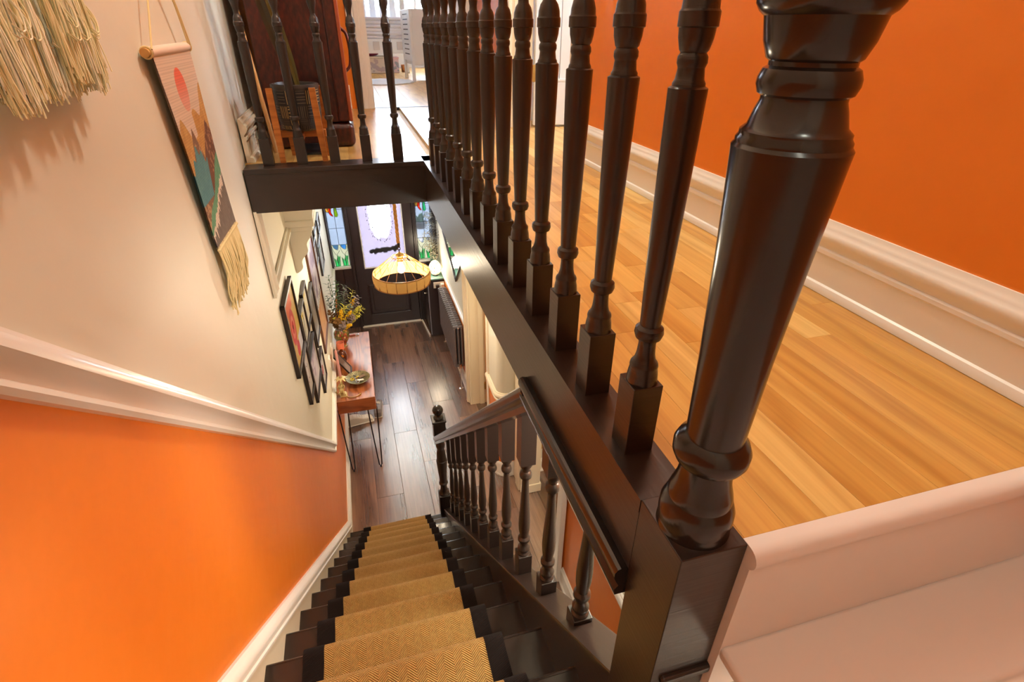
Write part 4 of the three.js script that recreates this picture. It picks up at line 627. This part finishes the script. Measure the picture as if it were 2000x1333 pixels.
{
  const c = thing('meter_cupboard', 'low dark cupboard with a green glass top in the corner by the front door', 'cupboard', [0.8, 0, -6.73]);
  const w = 0.11; part('carcass', [bx(-w, w, 0.03, 0.85, -0.245, 0.25, 0.004), bx(-w + 0.01, w, 0, 0.03, -0.245, 0.24)], M.doorDark, c);
  part('door', bx(-w - 0.012, -w, 0.05, 0.83, -0.225, 0.2, 0.004), M.doorDark, c); part('knob', turned([[0.001, 0], [0.006, 0], [0.006, 0.012], [0.014, 0.018], [0.014, 0.028], [0.001, 0.032]], 16).rotateZ(Math.PI / 2).translate(-w - 0.012, 0.61, 0.12), M.chrome, c);
  part('glass_top', bx(-w - 0.016, w, 0.85, 0.868, -0.245, 0.262, 0.003), std({ color: col(112, 156, 150), roughness: 0.06, clearcoat: 1 }), c);
  part('corner_strip', bx(-w - 0.003, -w + 0.009, 0.03, 0.85, 0.24, 0.254, 0.002), tint(150, 152, 170, { roughness: 0.3 }), c);
  solo('door_stop', 'white tapered strip on the floor between door and cupboard', 'door stop', prism([[0.61, -6.95], [0.628, -6.955], [0.672, -6.47], [0.656, -6.46]], (x, z, t) => V(x, 0.001 + 0.035 * t, z)), M.white);
  const l = thing('egg_lamp', 'glowing speckled egg-shaped lamp on the green glass top', 'lamp', [0.815, 0.868, -6.6]);
  const prof = []; for (let i = 0; i <= 20; i++) { const a = -Math.PI / 2 + i / 20 * Math.PI; prof.push([0.082 * Math.cos(a) * (1 - 0.12 * Math.sin(a)), 0.108 + 0.102 * Math.sin(a)]); }
  const sp = (u, v) => { let d = 0; for (let k = 0; k < 110; k++) { const x = hash(k, 5), y = 0.06 + 0.88 * hash(k, 9); const dx = Math.min(Math.abs(u - x), 1 - Math.abs(u - x)) * 2.2; const r = 0.016 + 0.016 * hash(k, 3); if (dx * dx + (v - y) * (v - y) < r * r) d = 1 + (k % 2); } return d; };
  const eggT = dataTex(192, 128, (u, v) => { const d = sp(u, v); return d === 1 ? [70, 48, 36] : d === 2 ? [150, 96, 48] : [250, 240, 220]; });
  const eggE = dataTex(192, 128, (u, v) => { const d = sp(u, v); return d ? [40, 22, 8] : [255, 226, 170]; });
  part('shade', creased(lathe(prof, 36), 1), std({ map: eggT, emissive: 0xffffff, emissiveMap: eggE, emissiveIntensity: 1.5, roughness: 0.3 }), l);
  part('foot', turned([[0.001, 0], [0.04, 0], [0.042, 0.01], [0.03, 0.014], [0.001, 0.014]], 24), M.doorDark, l);
  pointLamp(l, 'lamp_light', [-0.1, 0.2, 0.12], WARM, POWER.egg * 0.5, 4);
  const v = thing('glass_vase', 'clear green glass vase behind the egg lamp', 'vase', [0.83, 0.868, -6.82]);
  part('body', turned([[0.001, 0], [0.045, 0], [0.05, 0.02], [0.046, 0.12], [0.03, 0.18], [0.036, 0.21], [0.033, 0.21], [0.028, 0.18], [0.042, 0.12], [0.045, 0.02], [0.001, 0.012]], 28), std({ color: col(170, 214, 200), transmission: 0.85, thickness: 0, roughness: 0.05 }), v);
  const f = thing('dried_hydrangeas', 'tall dried white and grey hydrangea heads in the glass vase', 'flowers', [0.83, 1.02, -6.82]);
  const heads = [[0.0, 0.14, 0.0, 0.07, 0], [-0.05, 0.2, 0.03, 0.06, 0], [0.04, 0.24, -0.02, 0.065, 1], [-0.05, 0.32, 0.01, 0.065, 0], [0.03, 0.36, 0.02, 0.07, 2], [-0.02, 0.46, 0.0, 0.06, 1], [0.03, 0.52, -0.02, 0.055, 2], [-0.03, 0.6, 0.02, 0.045, 1], [0.0, 0.06, 0.05, 0.05, 0]];
  const fm = [tint(226, 218, 196, { roughness: 0.9 }), tint(206, 210, 212, { roughness: 0.9 }), tint(96, 98, 106, { roughness: 0.9 })];
  part('stem', heads.map(([x, y, z]) => rod([0, -0.13, 0], [x, y, z], 0.0025, 5)), tint(110, 100, 70), f);
  for (const [x, y, z, R, k] of heads) { const g = []; for (let i = 0; i < 70; i++) { const th = Math.acos(1 - 2 * (i + 0.5) / 70), ph = i * 2.399, r = R * rr(0.75, 1.1); const lf = leafGeo(0.026, 0.022, 0.8, 2).rotateX(rr(0.6, 1.6)).rotateY(ph + rr(-1, 1)); g.push(lf.translate(x + r * Math.sin(th) * Math.cos(ph), y + r * Math.cos(th), z + r * Math.sin(th) * Math.sin(ph))); } part('flower_head', g, fm[k], f); }
  // hexagonal mirror
  const hex = [[-6.3, 1.565], [-5.49, 1.238], [-5.14, 1.56], [-5.16, 2.0], [-5.85, 2.34], [-6.34, 2.05]];
  const m = thing('wall_mirror', 'angular dark framed mirror on the right hall wall', 'mirror', [0, 0, 0]);
  part('frame', sweep(hex, [[0, 0], [0.02, 0], [0.022, 0.012], [0.02, 0.022], [0, 0.022]].map(([o, u]) => [o, u]), (o, z, y) => V(WA - o, y, z), true), M.doorDark, m);
  part('mirror_glass', prism(hex, (z, y, t) => V(WA - 0.004 - 0.005 * t, y, z)), std({ color: col(236, 240, 240), metalness: 1, roughness: 0.01 }), m);
  const s = thing('wall_socket', 'white double socket with two plugs under the cupboard top', 'socket', [0.835, 0.775, -6.478]);
  part('plate', bx(-0.072, 0.072, -0.042, 0.042, -0.002, 0.012, 0.004), M.white, s); part('plug', [bx(-0.045, 0.0, -0.03, 0.014, 0.01, 0.045, 0.008), tube([[-0.022, -0.02, 0.03], [-0.02, -0.08, 0.034], [0.0, -0.16, 0.02], [0.01, -0.28, 0.01]], 0.003, 16, 6)], M.frameGrey, s); part('plug', bx(0.02, 0.07, -0.03, 0.026, 0.01, 0.055, 0.01), M.white, s);
  const pc = thing('wall_plaque', 'small brown plaque high on the right hall wall by the door', 'plaque', [WA, 1.95, -6.62]); part('frame', bx(-0.016, 0, -0.09, 0.09, -0.07, 0.07, 0.003), tint(120, 84, 60), pc); part('face', bx(-0.019, -0.014, -0.075, 0.075, -0.055, 0.055, 0.002), tint(206, 196, 190), pc);
}
// gilt-edged picture in the room beyond the second doorway
{ const g = thing('gilt_panel', 'gold patterned panel on the wall beyond the corridor doorway', 'panel', [1.5, 0.3, -3.585]); part('frame', bx(-0.2, 0.3, 0, 0.9, -0.012, 0.02, 0.005), M.brass, g); part('field', bx(-0.17, 0.27, 0.03, 0.87, 0.018, 0.026, 0.002), std({ map: dataTex(64, 64, (u, v) => mixc([196, 160, 80], [70, 58, 36], fbm(u * 12, v * 12, 12, 12, 3) > 0.5 ? 0.9 : 0.1), true, 0.3, 0.3), roughness: 0.6 }), g); }
// ---------------------------------------------------------------- wall hangings beside the stairs
{
  const X = WL + 0.018, w = thing('woven_tapestry', 'long woven wall hanging of a pink sun over mountains with a cream fringe', 'wall hanging', [0, 0, 0]);
  const z0 = -2.045, z1 = -1.652, yT = 3.668, yB = 3.116, sm = (a, b, x) => { const t = Math.max(0, Math.min(1, (x - a) / (b - a))); return t * t * (3 - 2 * t); };
  part('dowel', rod([X - 0.0055, 3.668, z0 - 0.015], [X - 0.0055, 3.665, z1 + 0.026], 0.0105, 16), tint(204, 152, 84, { roughness: 0.5 }), w);
  part('hanging_cord', [tube([[X + 0.008, 3.672, z1 + 0.01], [X + 0.006, 3.8, -1.755], [X - 0.004, 3.93, -1.87]], 0.0024, 12, 6), tube([[X + 0.008, 3.672, z0 - 0.002], [X + 0.006, 3.8, -1.985], [X - 0.004, 3.93, -1.87]], 0.0024, 12, 6), tube([[X + 0.004, 3.674, z0 + 0.004], [X + 0.006, 3.8, -1.975], [X - 0.004, 3.93, -1.87]], 0.0024, 12, 6), new THREE.TorusGeometry(0.0125, 0.0028, 6, 18).translate(X - 0.0055, 3.665, z1 + 0.01), new THREE.TorusGeometry(0.0125, 0.0028, 6, 18).translate(X - 0.0055, 3.667, z0 - 0.006)], M.cord, w);
  solo('nail', 'small nail holding the tapestry cord on the cream wall', 'nail', [rod([WL - 0.01, 3.93, -1.87], [WL + 0.03, 3.935, -1.87], 0.002, 6)], M.iron);
  const tex = dataTex(192, 320, (u, v) => { // u: 0 near the head of the stairs, v: 0 at the bottom
    const y = 1 - v, x = u, n = fbm(x * 24, y * 40, 24, 40, 3); let c = [226, 202, 182];
    const r = Math.hypot((x - 0.44) * 0.72, y - 0.185); c = mixc(c, mixc([236, 110, 86], [232, 170, 152], sm(0.1, 0.28, y)), sm(0.105, 0.098, r));
    const ridge1 = 0.33 + 0.3 * Math.abs(x - 0.12) * (x < 0.5 ? 0.9 : -0.1) - 0.1 * sm(0.7, 0.95, x); if (y > ridge1 - 0.03 * Math.sin(x * 14)) c = mixc([220, 172, 104], [182, 128, 66], n);
    if (y > 0.36 + 0.9 * Math.abs(x - 0.34)) c = mixc([128, 92, 70], [196, 152, 110], n > 0.5 ? 0.8 : 0.1);
    if (y > 0.36 + 0.55 * Math.abs(x - 0.86) && x > 0.45) c = mixc([106, 66, 46], [176, 126, 92], n > 0.52 ? 0.8 : 0.1);
    if (y > 0.46 + 0.35 * Math.abs(x - 0.3) + 0.02 * Math.sin(x * 40) && y < 0.74 && x < 0.62 - 0.55 * (y - 0.5)) c = mixc([78, 130, 140], [104, 156, 160], n);
    if (y > 0.56 + 0.32 * (1 - x) - 0.02 * Math.sin(x * 9)) c = mixc([86, 140, 106], [120, 168, 130], n);
    const t1 = 0.62 + 0.26 * (1 - x) + 0.05 * fbm(x * 30, y * 4, 30, 4, 2); if (y > t1 + 0.02) c = [222, 202, 182];
    const t2 = 0.66 + 0.27 * (1 - x) + 0.16 * (fbm(x * 36, y * 3, 36, 3, 2) - 0.35); if (y > t2 + 0.03) c = mixc([104, 92, 84], [130, 116, 104], n);
    return mixc(c, [90, 70, 60], 0.1 * (((y * 160) | 0) & 1));
  });
  const P = [], U = [], nz = 8, ny = 30, pt = (i, j) => { const t = j / ny, k = i / nz; const z = z1 + (z0 - z1) * k - 0.1 * (1 - k) * t, y = yT + (yB - yT) * t - 0.004 * k * t; return [X - 0.008 + 0.0105 + 0.004 * Math.sin(t * 5 + k * 2) * t, y, z, k, 1 - t]; };
  for (let j = 0; j < ny; j++) for (let i = 0; i < nz; i++) for (const [a, b] of [[0, 0], [1, 0], [1, 1], [0, 0], [1, 1], [0, 1]]) { const q = pt(i + a, j + b); P.push(q[0], q[1], q[2]); U.push(q[3], q[4]); }
  const g = new THREE.BufferGeometry(); g.setAttribute('position', new THREE.Float32BufferAttribute(P, 3)); g.setAttribute('uv', new THREE.Float32BufferAttribute(U, 2)); g.computeVertexNormals();
  const back = g.clone().translate(-0.004, 0, 0);
  part('cloth', [g, back], std({ map: tex, roughness: 0.95, bumpMap: T.weave, bumpScale: 0.001 }), w);
  part('sleeve', rod([X - 0.0055, 3.667, z0 + 0.001], [X - 0.0055, 3.665, z1 - 0.001], 0.0132, 18), tint(226, 202, 184, { roughness: 0.9 }), w);
  const fr = []; for (let i = 0; i < 110; i++) { const k = (i + 0.5) / 110, q = pt(k * nz, ny), L = rr(0.16, 0.235); fr.push(tube([[q[0] - 0.002, q[1] + 0.012, q[2]], [q[0] + rr(0, 0.008), q[1] - L * 0.35, q[2] + rr(-0.006, 0.006)], [q[0] + rr(-0.006, 0.008), q[1] - L * 0.7, q[2] + rr(-0.012, 0.012)], [q[0] - rr(0, 0.012), q[1] - L, q[2] + rr(-0.016, 0.016)]], rr(0.0016, 0.0026), 10, 5)); if (i % 4 === 0) fr.push(new THREE.SphereGeometry(0.0055, 8, 6).translate(q[0] + 0.001, q[1] + 0.003, q[2])); }
  part('fringe', fr, tint(226, 208, 158, { roughness: 0.95 }), w).userData.kind = 'stuff';
}
{
  const X = WL + 0.02, m = thing('macrame_hanging', 'thick cream yarn macrame hanging at the top of the stair wall', 'wall hanging', [0, 0, 0]);
  const z0 = -1.25, z1 = -0.86; part('dowel', rod([X + 0.02, 4.1, z0 - 0.05], [X + 0.02, 4.1, z1 + 0.05], 0.012, 14), M.pine, m);
  const ym = [[252, 242, 200], [248, 234, 184], [254, 247, 220]].map(c => tint(...c, { roughness: 0.98, transmission: 0.08, thickness: 0 })), ys = [[], [], []];
  for (let i = 0; i < 1500; i++) {   // yarns hang in some forty loose strands
    const strand = i % 45, k = (strand + 0.5 + rr(-0.75, 0.75)) / 45, layer = hash(strand, 4) * 0.03, z = z0 + (z1 - z0) * Math.max(0, Math.min(1, k)), d = 0.004 + layer + rr(0, 0.014), end = 3.612 + 0.035 * hash(strand, 8) + rr(-0.006, 0.024), wv = rr(0.001, 0.0045), ph = rr(0, 6), sw = (hash(strand, 2) - 0.5) * 0.03;
    const pts = []; for (let j = 0; j <= 8; j++) { const t = j / 8; pts.push([X + d * (0.4 + 0.6 * t) + wv * Math.sin(ph * 1.7 + t * 9), 4.1 + (end - 4.1) * t, z + wv * 1.5 * Math.sin(ph + t * 8) + sw * t * t + 0.006 * Math.sin(strand * 1.3 + t * 5)]); }
    ys[i % 3].push(tube(pts, rr(0.0009, 0.0016), 12, 3));
    if (i % 40 === 0) { const q = pts[6]; ys[i % 3].push(tube([q, [q[0] + 0.012, q[1] - 0.03, q[2] - 0.012], [q[0] + 0.016, q[1] - 0.055, q[2] + 0.004], [q[0] + 0.012, q[1] - 0.045, q[2] + 0.022]], 0.0013, 10, 4)); }
  }
  { const P = [], pt = (i, j) => { const k = i / 60, t = j / 6; return [X + 0.012 + 0.018 * vn(i * 0.7, 0.5, 64, 8) * (0.4 + 0.6 * t), 4.1 - 0.455 * t, z0 + (z1 - z0) * k]; }; for (let i = 0; i < 60; i++) for (let j = 0; j < 6; j++) for (const [a, b] of [[0, 0], [1, 0], [1, 1], [0, 0], [1, 1], [0, 1]]) P.push(...pt(i + a, j + b)); const g = new THREE.BufferGeometry(); g.setAttribute('position', new THREE.Float32BufferAttribute(P, 3)); g.computeVertexNormals(); part('knotted_back', g, ym[1], m); }
  ys.forEach((g, i) => { part('yarn', g, ym[i], m).userData.kind = 'stuff'; });
  part('hanging_cord', [tube([[X + 0.02, 4.11, z0 - 0.02], [X, 4.35, -1.16]], 0.004, 4, 6), tube([[X + 0.02, 4.11, z1 + 0.02], [X, 4.35, -1.16]], 0.004, 4, 6)], M.cord, m);
}
// ---------------------------------------------------------------- upper landing
{
  const w = thing('wardrobe', 'dark mahogany wardrobe with a figured side panel on the upper landing', 'wardrobe', [-0.195, LF, -3.37]);
  part('plinth', bx(-0.2, 0.205, 0, 0.115, -0.45, 0.45, 0.03), M.mahogany, w);
  const side = bx(-0.185, 0.14, 0.12, 1.95, 0.425, 0.44); { const p = side.attributes.position, uv = side.attributes.uv; for (let i = 0; i < p.count; i++) uv.setXY(i, (p.getX(i) + 0.2) * 1.0, p.getY(i)); }
  part('side_panel', side, M.mahogany, w);
  part('carcass', [bx(-0.19, 0.19, 0.12, 1.98, -0.44, 0.426, 0.004), bx(0.135, 0.195, 0.12, 1.98, 0.41, 0.45, 0.012), bx(-0.195, 0.2, 1.93, 1.98, 0.41, 0.45, 0.008)], M.mahogany, w);
  part('door', bx(0.188, 0.202, 0.13, 1.95, -0.43, 0.44, 0.006), M.mahogany, w); part('door_edge', bx(0.186, 0.204, 0.12, 1.97, 0.434, 0.452, 0.006), tint(146, 66, 34, { roughness: 0.3 }), w);
  part('handle', tube([[0.2, 0.52, 0.41], [0.222, 0.5, 0.41], [0.232, 0.44, 0.41], [0.232, 0.42, 0.41], [0.222, 0.36, 0.41], [0.2, 0.34, 0.41]], 0.007, 24, 8), tint(88, 30, 20, { roughness: 0.3 }), w);
  const st = thing('plant_stand', 'four-legged pine plant stand behind the landing spindles', 'plant stand', [-0.217, LF, -2.705]);
  const legs = [[-0.1, 0.1], [0.098, 0.1], [0.1, -0.06], [-0.06, -0.075]];
  for (const [x, z] of [[-0.098, 0.082], [0.082, 0.09], [0.1, -0.03], [-0.06, -0.075]]) { const lx = x, lz = z; part('leg', prism([[-0.011, 0], [0.011, 0], [0.014, 0.12], [0.013, 0.3], [-0.013, 0.3], [-0.014, 0.12]], (a, y, t) => V(lx + a + (x > 0 ? -0.01 : 0.0) * y * 3, y, lz - 0.011 + 0.022 * t)), M.pine, st); }
  part('crossbar', [bx(-0.098, 0.1, 0.092, 0.122, -0.012, 0.012, 0.004), bx(-0.02, 0.005, 0.085, 0.115, -0.07, 0.085, 0.004)], M.pine, st);
  const potT = dataTex(256, 128, (u, v) => { const cu = Math.floor(u * 14), cv = Math.floor(v * 7), k = hash(cu, cv), fu = u * 14 - cu, fv = v * 7 - cv; const dir = (cu + cv) & 1, s = dir ? fu : fv, q = dir ? fv : fu, ln = (s * 5) % 1; const on = ln > 0.45 && ln < 0.72 && q > 0.06 && q < 0.94; return on ? (k > 0.62 ? [226, 186, 108] : [112, 96, 76]) : [34, 28, 28]; });
  const pot = thing('plant_pot', 'black pot with scratched gold hatching in the pine stand', 'pot', [-0.217, LF + 0.124, -2.705]);
  part('wall', lathe([[0.001, 0.004], [0.07, 0], [0.084, 0.012], [0.092, 0.06], [0.097, 0.17]], 48), std({ map: potT, roughness: 0.6 }), pot);
  part('rim', turned([[0.097, 0.165], [0.1, 0.175], [0.099, 0.186], [0.092, 0.188], [0.088, 0.175], [0.086, 0.12]], 48), tint(62, 52, 46, { roughness: 0.4 }), pot);
  part('soil', lathe([[0.088, 0.14], [0.001, 0.145]], 32), tint(30, 22, 18, { roughness: 1 }), pot);
  const pl = thing('snake_plant', 'tall olive green strap leaves growing from the hatched pot', 'plant', [-0.2, LF + 0.262, -2.705]);
  const strap = (pts, wd, m) => { const c = new THREE.CatmullRomCurve3(pts.map(p => V(...p))), P = [], N = 20; const row = i => { const t = i / N, p = c.getPoint(t), w2 = wd * (0.35 + 0.9 * Math.sin(Math.PI * Math.min(1, t * 0.86 + 0.08))) * 0.5; return [p.clone().add(V(-w2, 0, 0.004)), p.clone().add(V(0, 0, -0.003)), p.clone().add(V(w2, 0, 0.004))]; }; for (let i = 0; i < N; i++) { const A = row(i), B = row(i + 1); for (const j of [0, 1]) for (const v of [A[j], A[j + 1], B[j + 1], A[j], B[j + 1], B[j]]) P.push(v.x, v.y, v.z); } const g = new THREE.BufferGeometry(); g.setAttribute('position', new THREE.Float32BufferAttribute(P, 3)); g.computeVertexNormals(); part('leaf', g, m, pl); };
  const olive = tint(104, 92, 40, { roughness: 0.45 }), olive2 = tint(70, 56, 32, { roughness: 0.5 });
  strap([[0, 0, 0], [-0.015, 0.14, 0.0], [-0.04, 0.28, 0.0], [-0.055, 0.38, 0.0], [-0.045, 0.48, 0.0], [-0.05, 0.62, 0.0]], 0.028, olive); strap([[-0.01, 0, -0.02], [-0.06, 0.2, -0.03], [-0.1, 0.38, -0.03], [-0.15, 0.6, -0.03]], 0.03, olive2);
  solo('wooden_pole', 'slim pale wooden pole leaning between wall and wardrobe', 'pole', rod([-0.365, LF, -2.86], [-0.438, LF + 0.98, -2.88], 0.0095, 12), tint(206, 150, 86, { roughness: 0.5 }));
  solo('shoe_tray', 'black plastic tray on the floor under the plant stand', 'tray', [bx(-0.26, -0.09, LF, LF + 0.012, -2.9, -2.76, 0.004), bx(-0.26, -0.09, LF, LF + 0.03, -2.905, -2.895, 0.003), bx(-0.095, -0.085, LF, LF + 0.03, -2.9, -2.76, 0.003)], tint(30, 30, 36, { roughness: 0.15 }));
}
// ---------------------------------------------------------------- bedroom seen through the far door
{
  const b = thing('white_daybed', 'white wooden daybed with a slatted back across the bedroom', 'bed', [0.2, LF, -8.2]), Wm = M.coolWhite;
  part('side_rail', bx(-0.75, 0.62, 0.235, 0.4, 0.17, 0.2, 0.004), Wm, b);
  for (let i = 0; i < 9; i++) part('inset_tile', bx(-0.7 + 0.15 * i, -0.62 + 0.15 * i, 0.275, 0.37, 0.198, 0.206, 0.004), tint(214, 206, 204), b);
  part('mattress', bx(-0.74, 0.6, 0.4, 0.56, -0.6, 0.185, 0.05), tint(232, 230, 236, { roughness: 0.9 }), b);
  for (let i = 0; i < 6; i++) part('blanket_fold', bx(-0.745, 0.605, 0.4 + 0.04 * i, 0.442 + 0.04 * i, -0.6, 0.192 + 0.004 * (i & 1), 0.016), tint(226, 224, 232, { roughness: 0.95 }), b);
  part('post', bx(0.58, 0.64, 0, 1.05, 0.14, 0.2, 0.006), Wm, b); part('post', bx(-0.8, -0.74, 0, 1.05, 0.14, 0.2, 0.006), Wm, b);
  for (let i = 0; i < 10; i++) part('back_slat', bx(-0.7 + 0.135 * i, -0.62 + 0.135 * i, 0.5, 1.2, -0.66, -0.63, 0.005), Wm, b);
  part('top_rail', bx(-0.8, 0.64, 1.18, 1.26, -0.67, -0.62, 0.006), Wm, b);
  const e = thing('slotted_cabinet', 'narrow white bedroom cabinet side with a column of dark slots', 'cabinet', [0.735, LF, -6.98]);
  e.rotation.y = 0.05;
  part('side_panel', [bx(-0.012, 0.012, 0.2, 0.7, -0.3, 0.3, 0.004), bx(-0.014, 0.014, 0, 0.7, -0.31, -0.24, 0.004), bx(-0.014, 0.014, 0, 0.7, 0.24, 0.31, 0.004)], Wm, e);
  part('body', [bx(0.01, 0.4, 0.16, 0.7, -0.3, 0.3, 0.004), bx(0.36, 0.4, 0, 0.2, -0.3, -0.26), bx(0.36, 0.4, 0, 0.2, 0.26, 0.3)], Wm, e);
  for (let i = 0; i < 9; i++) part('slot', bx(-0.0135, -0.011, 0.265 + 0.048 * i, 0.275 + 0.048 * i, -0.15, 0.16), tint(30, 34, 44), e);
  const box = (label, x0, x1, h, z0, z1, c, c2) => { const t = thing('storage_box', label, 'box', [(x0 + x1) / 2, LF, (z0 + z1) / 2]); const w2 = (x1 - x0) / 2, d = (z1 - z0) / 2; part('body', bx(-w2, w2, 0, h - 0.02, -d, d, 0.008), std({ map: dataTex(64, 64, (u, v) => mixc(c, c2, fbm(u * 6, v * 6, 6, 6, 3) > 0.5 ? 0.9 : 0.1), true, 0.3, 0.3), roughness: 0.7 }), t); part('lid', bx(-w2 - 0.006, w2 + 0.006, h - 0.025, h, -d - 0.006, d + 0.006, 0.006), tint(...c), t); };
  box('wide patterned beige storage box under the daybed', 0.08, 0.56, 0.2, -8.3, -8.04, [214, 200, 186], [170, 150, 150]);
  box('pink and grey storage box under the daybed', 0.58, 0.715, 0.19, -8.32, -8.12, [226, 190, 196], [150, 150, 160]);
  solo('red_cloth', 'crumpled dark red cloth lying on the patterned box', 'cloth', (() => { const g = new THREE.SphereGeometry(1, 24, 12).scale(0.16, 0.022, 0.08), p = g.attributes.position; for (let i = 0; i < p.count; i++) p.setY(i, p.getY(i) * (0.7 + 0.6 * hash(i, 3))); g.computeVertexNormals(); return g.translate(0.3, LF + 0.224, -8.14); })(), tint(150, 40, 66, { roughness: 0.95 }));
  solo('wooden_crate', 'little wooden crate on the floor right of the storage boxes', 'crate', [bx(0.76, 0.86, LF, LF + 0.09, -8.34, -8.32, 0.003), bx(0.76, 0.86, LF, LF + 0.09, -8.22, -8.2, 0.003), bx(0.76, 0.775, LF, LF + 0.09, -8.34, -8.2, 0.003), bx(0.845, 0.86, LF, LF + 0.09, -8.34, -8.2, 0.003), bx(0.76, 0.86, LF, LF + 0.012, -8.34, -8.2)], M.pine);
  const rg = []; for (let i = 0; i < 40; i++) { const a = i / 40 * 2 * Math.PI, k = 1 + 0.025 * Math.sin(a * 11) + 0.015 * Math.sin(a * 23); rg.push([0.4 + 0.33 * k * Math.cos(a), -6.66 + 0.38 * k * Math.sin(a)]); }
  solo('round_rug', 'round white fluffy rug on the bedroom floor', 'rug', prism(rg, (x, z, t) => V(x, LF + 0.012 - 0.012 * t, z)), tint(232, 230, 232, { roughness: 1, bumpMap: T.plaster, bumpScale: 0.02 }));
}
// ---------------------------------------------------------------- ceiling lamps out of the picture, then the picture
function ceilingLamp(label, x, y, z, power, rgb, r = 0.13, em = 5) {
  const l = thing('ceiling_light', label, 'ceiling light', [x, y, z]);
  part('base', turned([[0.001, 0], [r, 0], [r, -0.02], [0.001, -0.02]], 32), M.white, l);
  part('lamp_diffuser', turned([[0.001, -0.085], [r * 0.5, -0.078], [r * 0.85, -0.055], [r * 0.94, -0.02], [0.001, -0.02]], 32), std({ color: 0xffffff, emissive: new THREE.Color().setRGB(...rgb), emissiveIntensity: em, roughness: 0.5 }), l);
  pointLamp(l, 'lamp_light', [0, -0.13, 0], rgb, power, 5);
}
ceilingLamp('round warm ceiling light above the upper landing', 0.7, TOP, -2.0, POWER.landing, SOFT);
ceilingLamp('round warm ceiling light above the stair head', 0.25, TOP, 0.5, POWER.stairhead, SOFT);
ceilingLamp('round ceiling light in the corridor below the landing', 0.75, 3.0, -0.9, POWER.corridor, SOFT, 0.1);
ceilingLamp('round ceiling light in the room beside the hall', 1.7, 3.0, -4.4, POWER.room, WARM, 0.12);
ceilingLamp('round ceiling light in the room beside the corridor', 1.75, 3.0, -2.7, POWER.room, WARM, 0.12);
renderer.render(scene, camera);
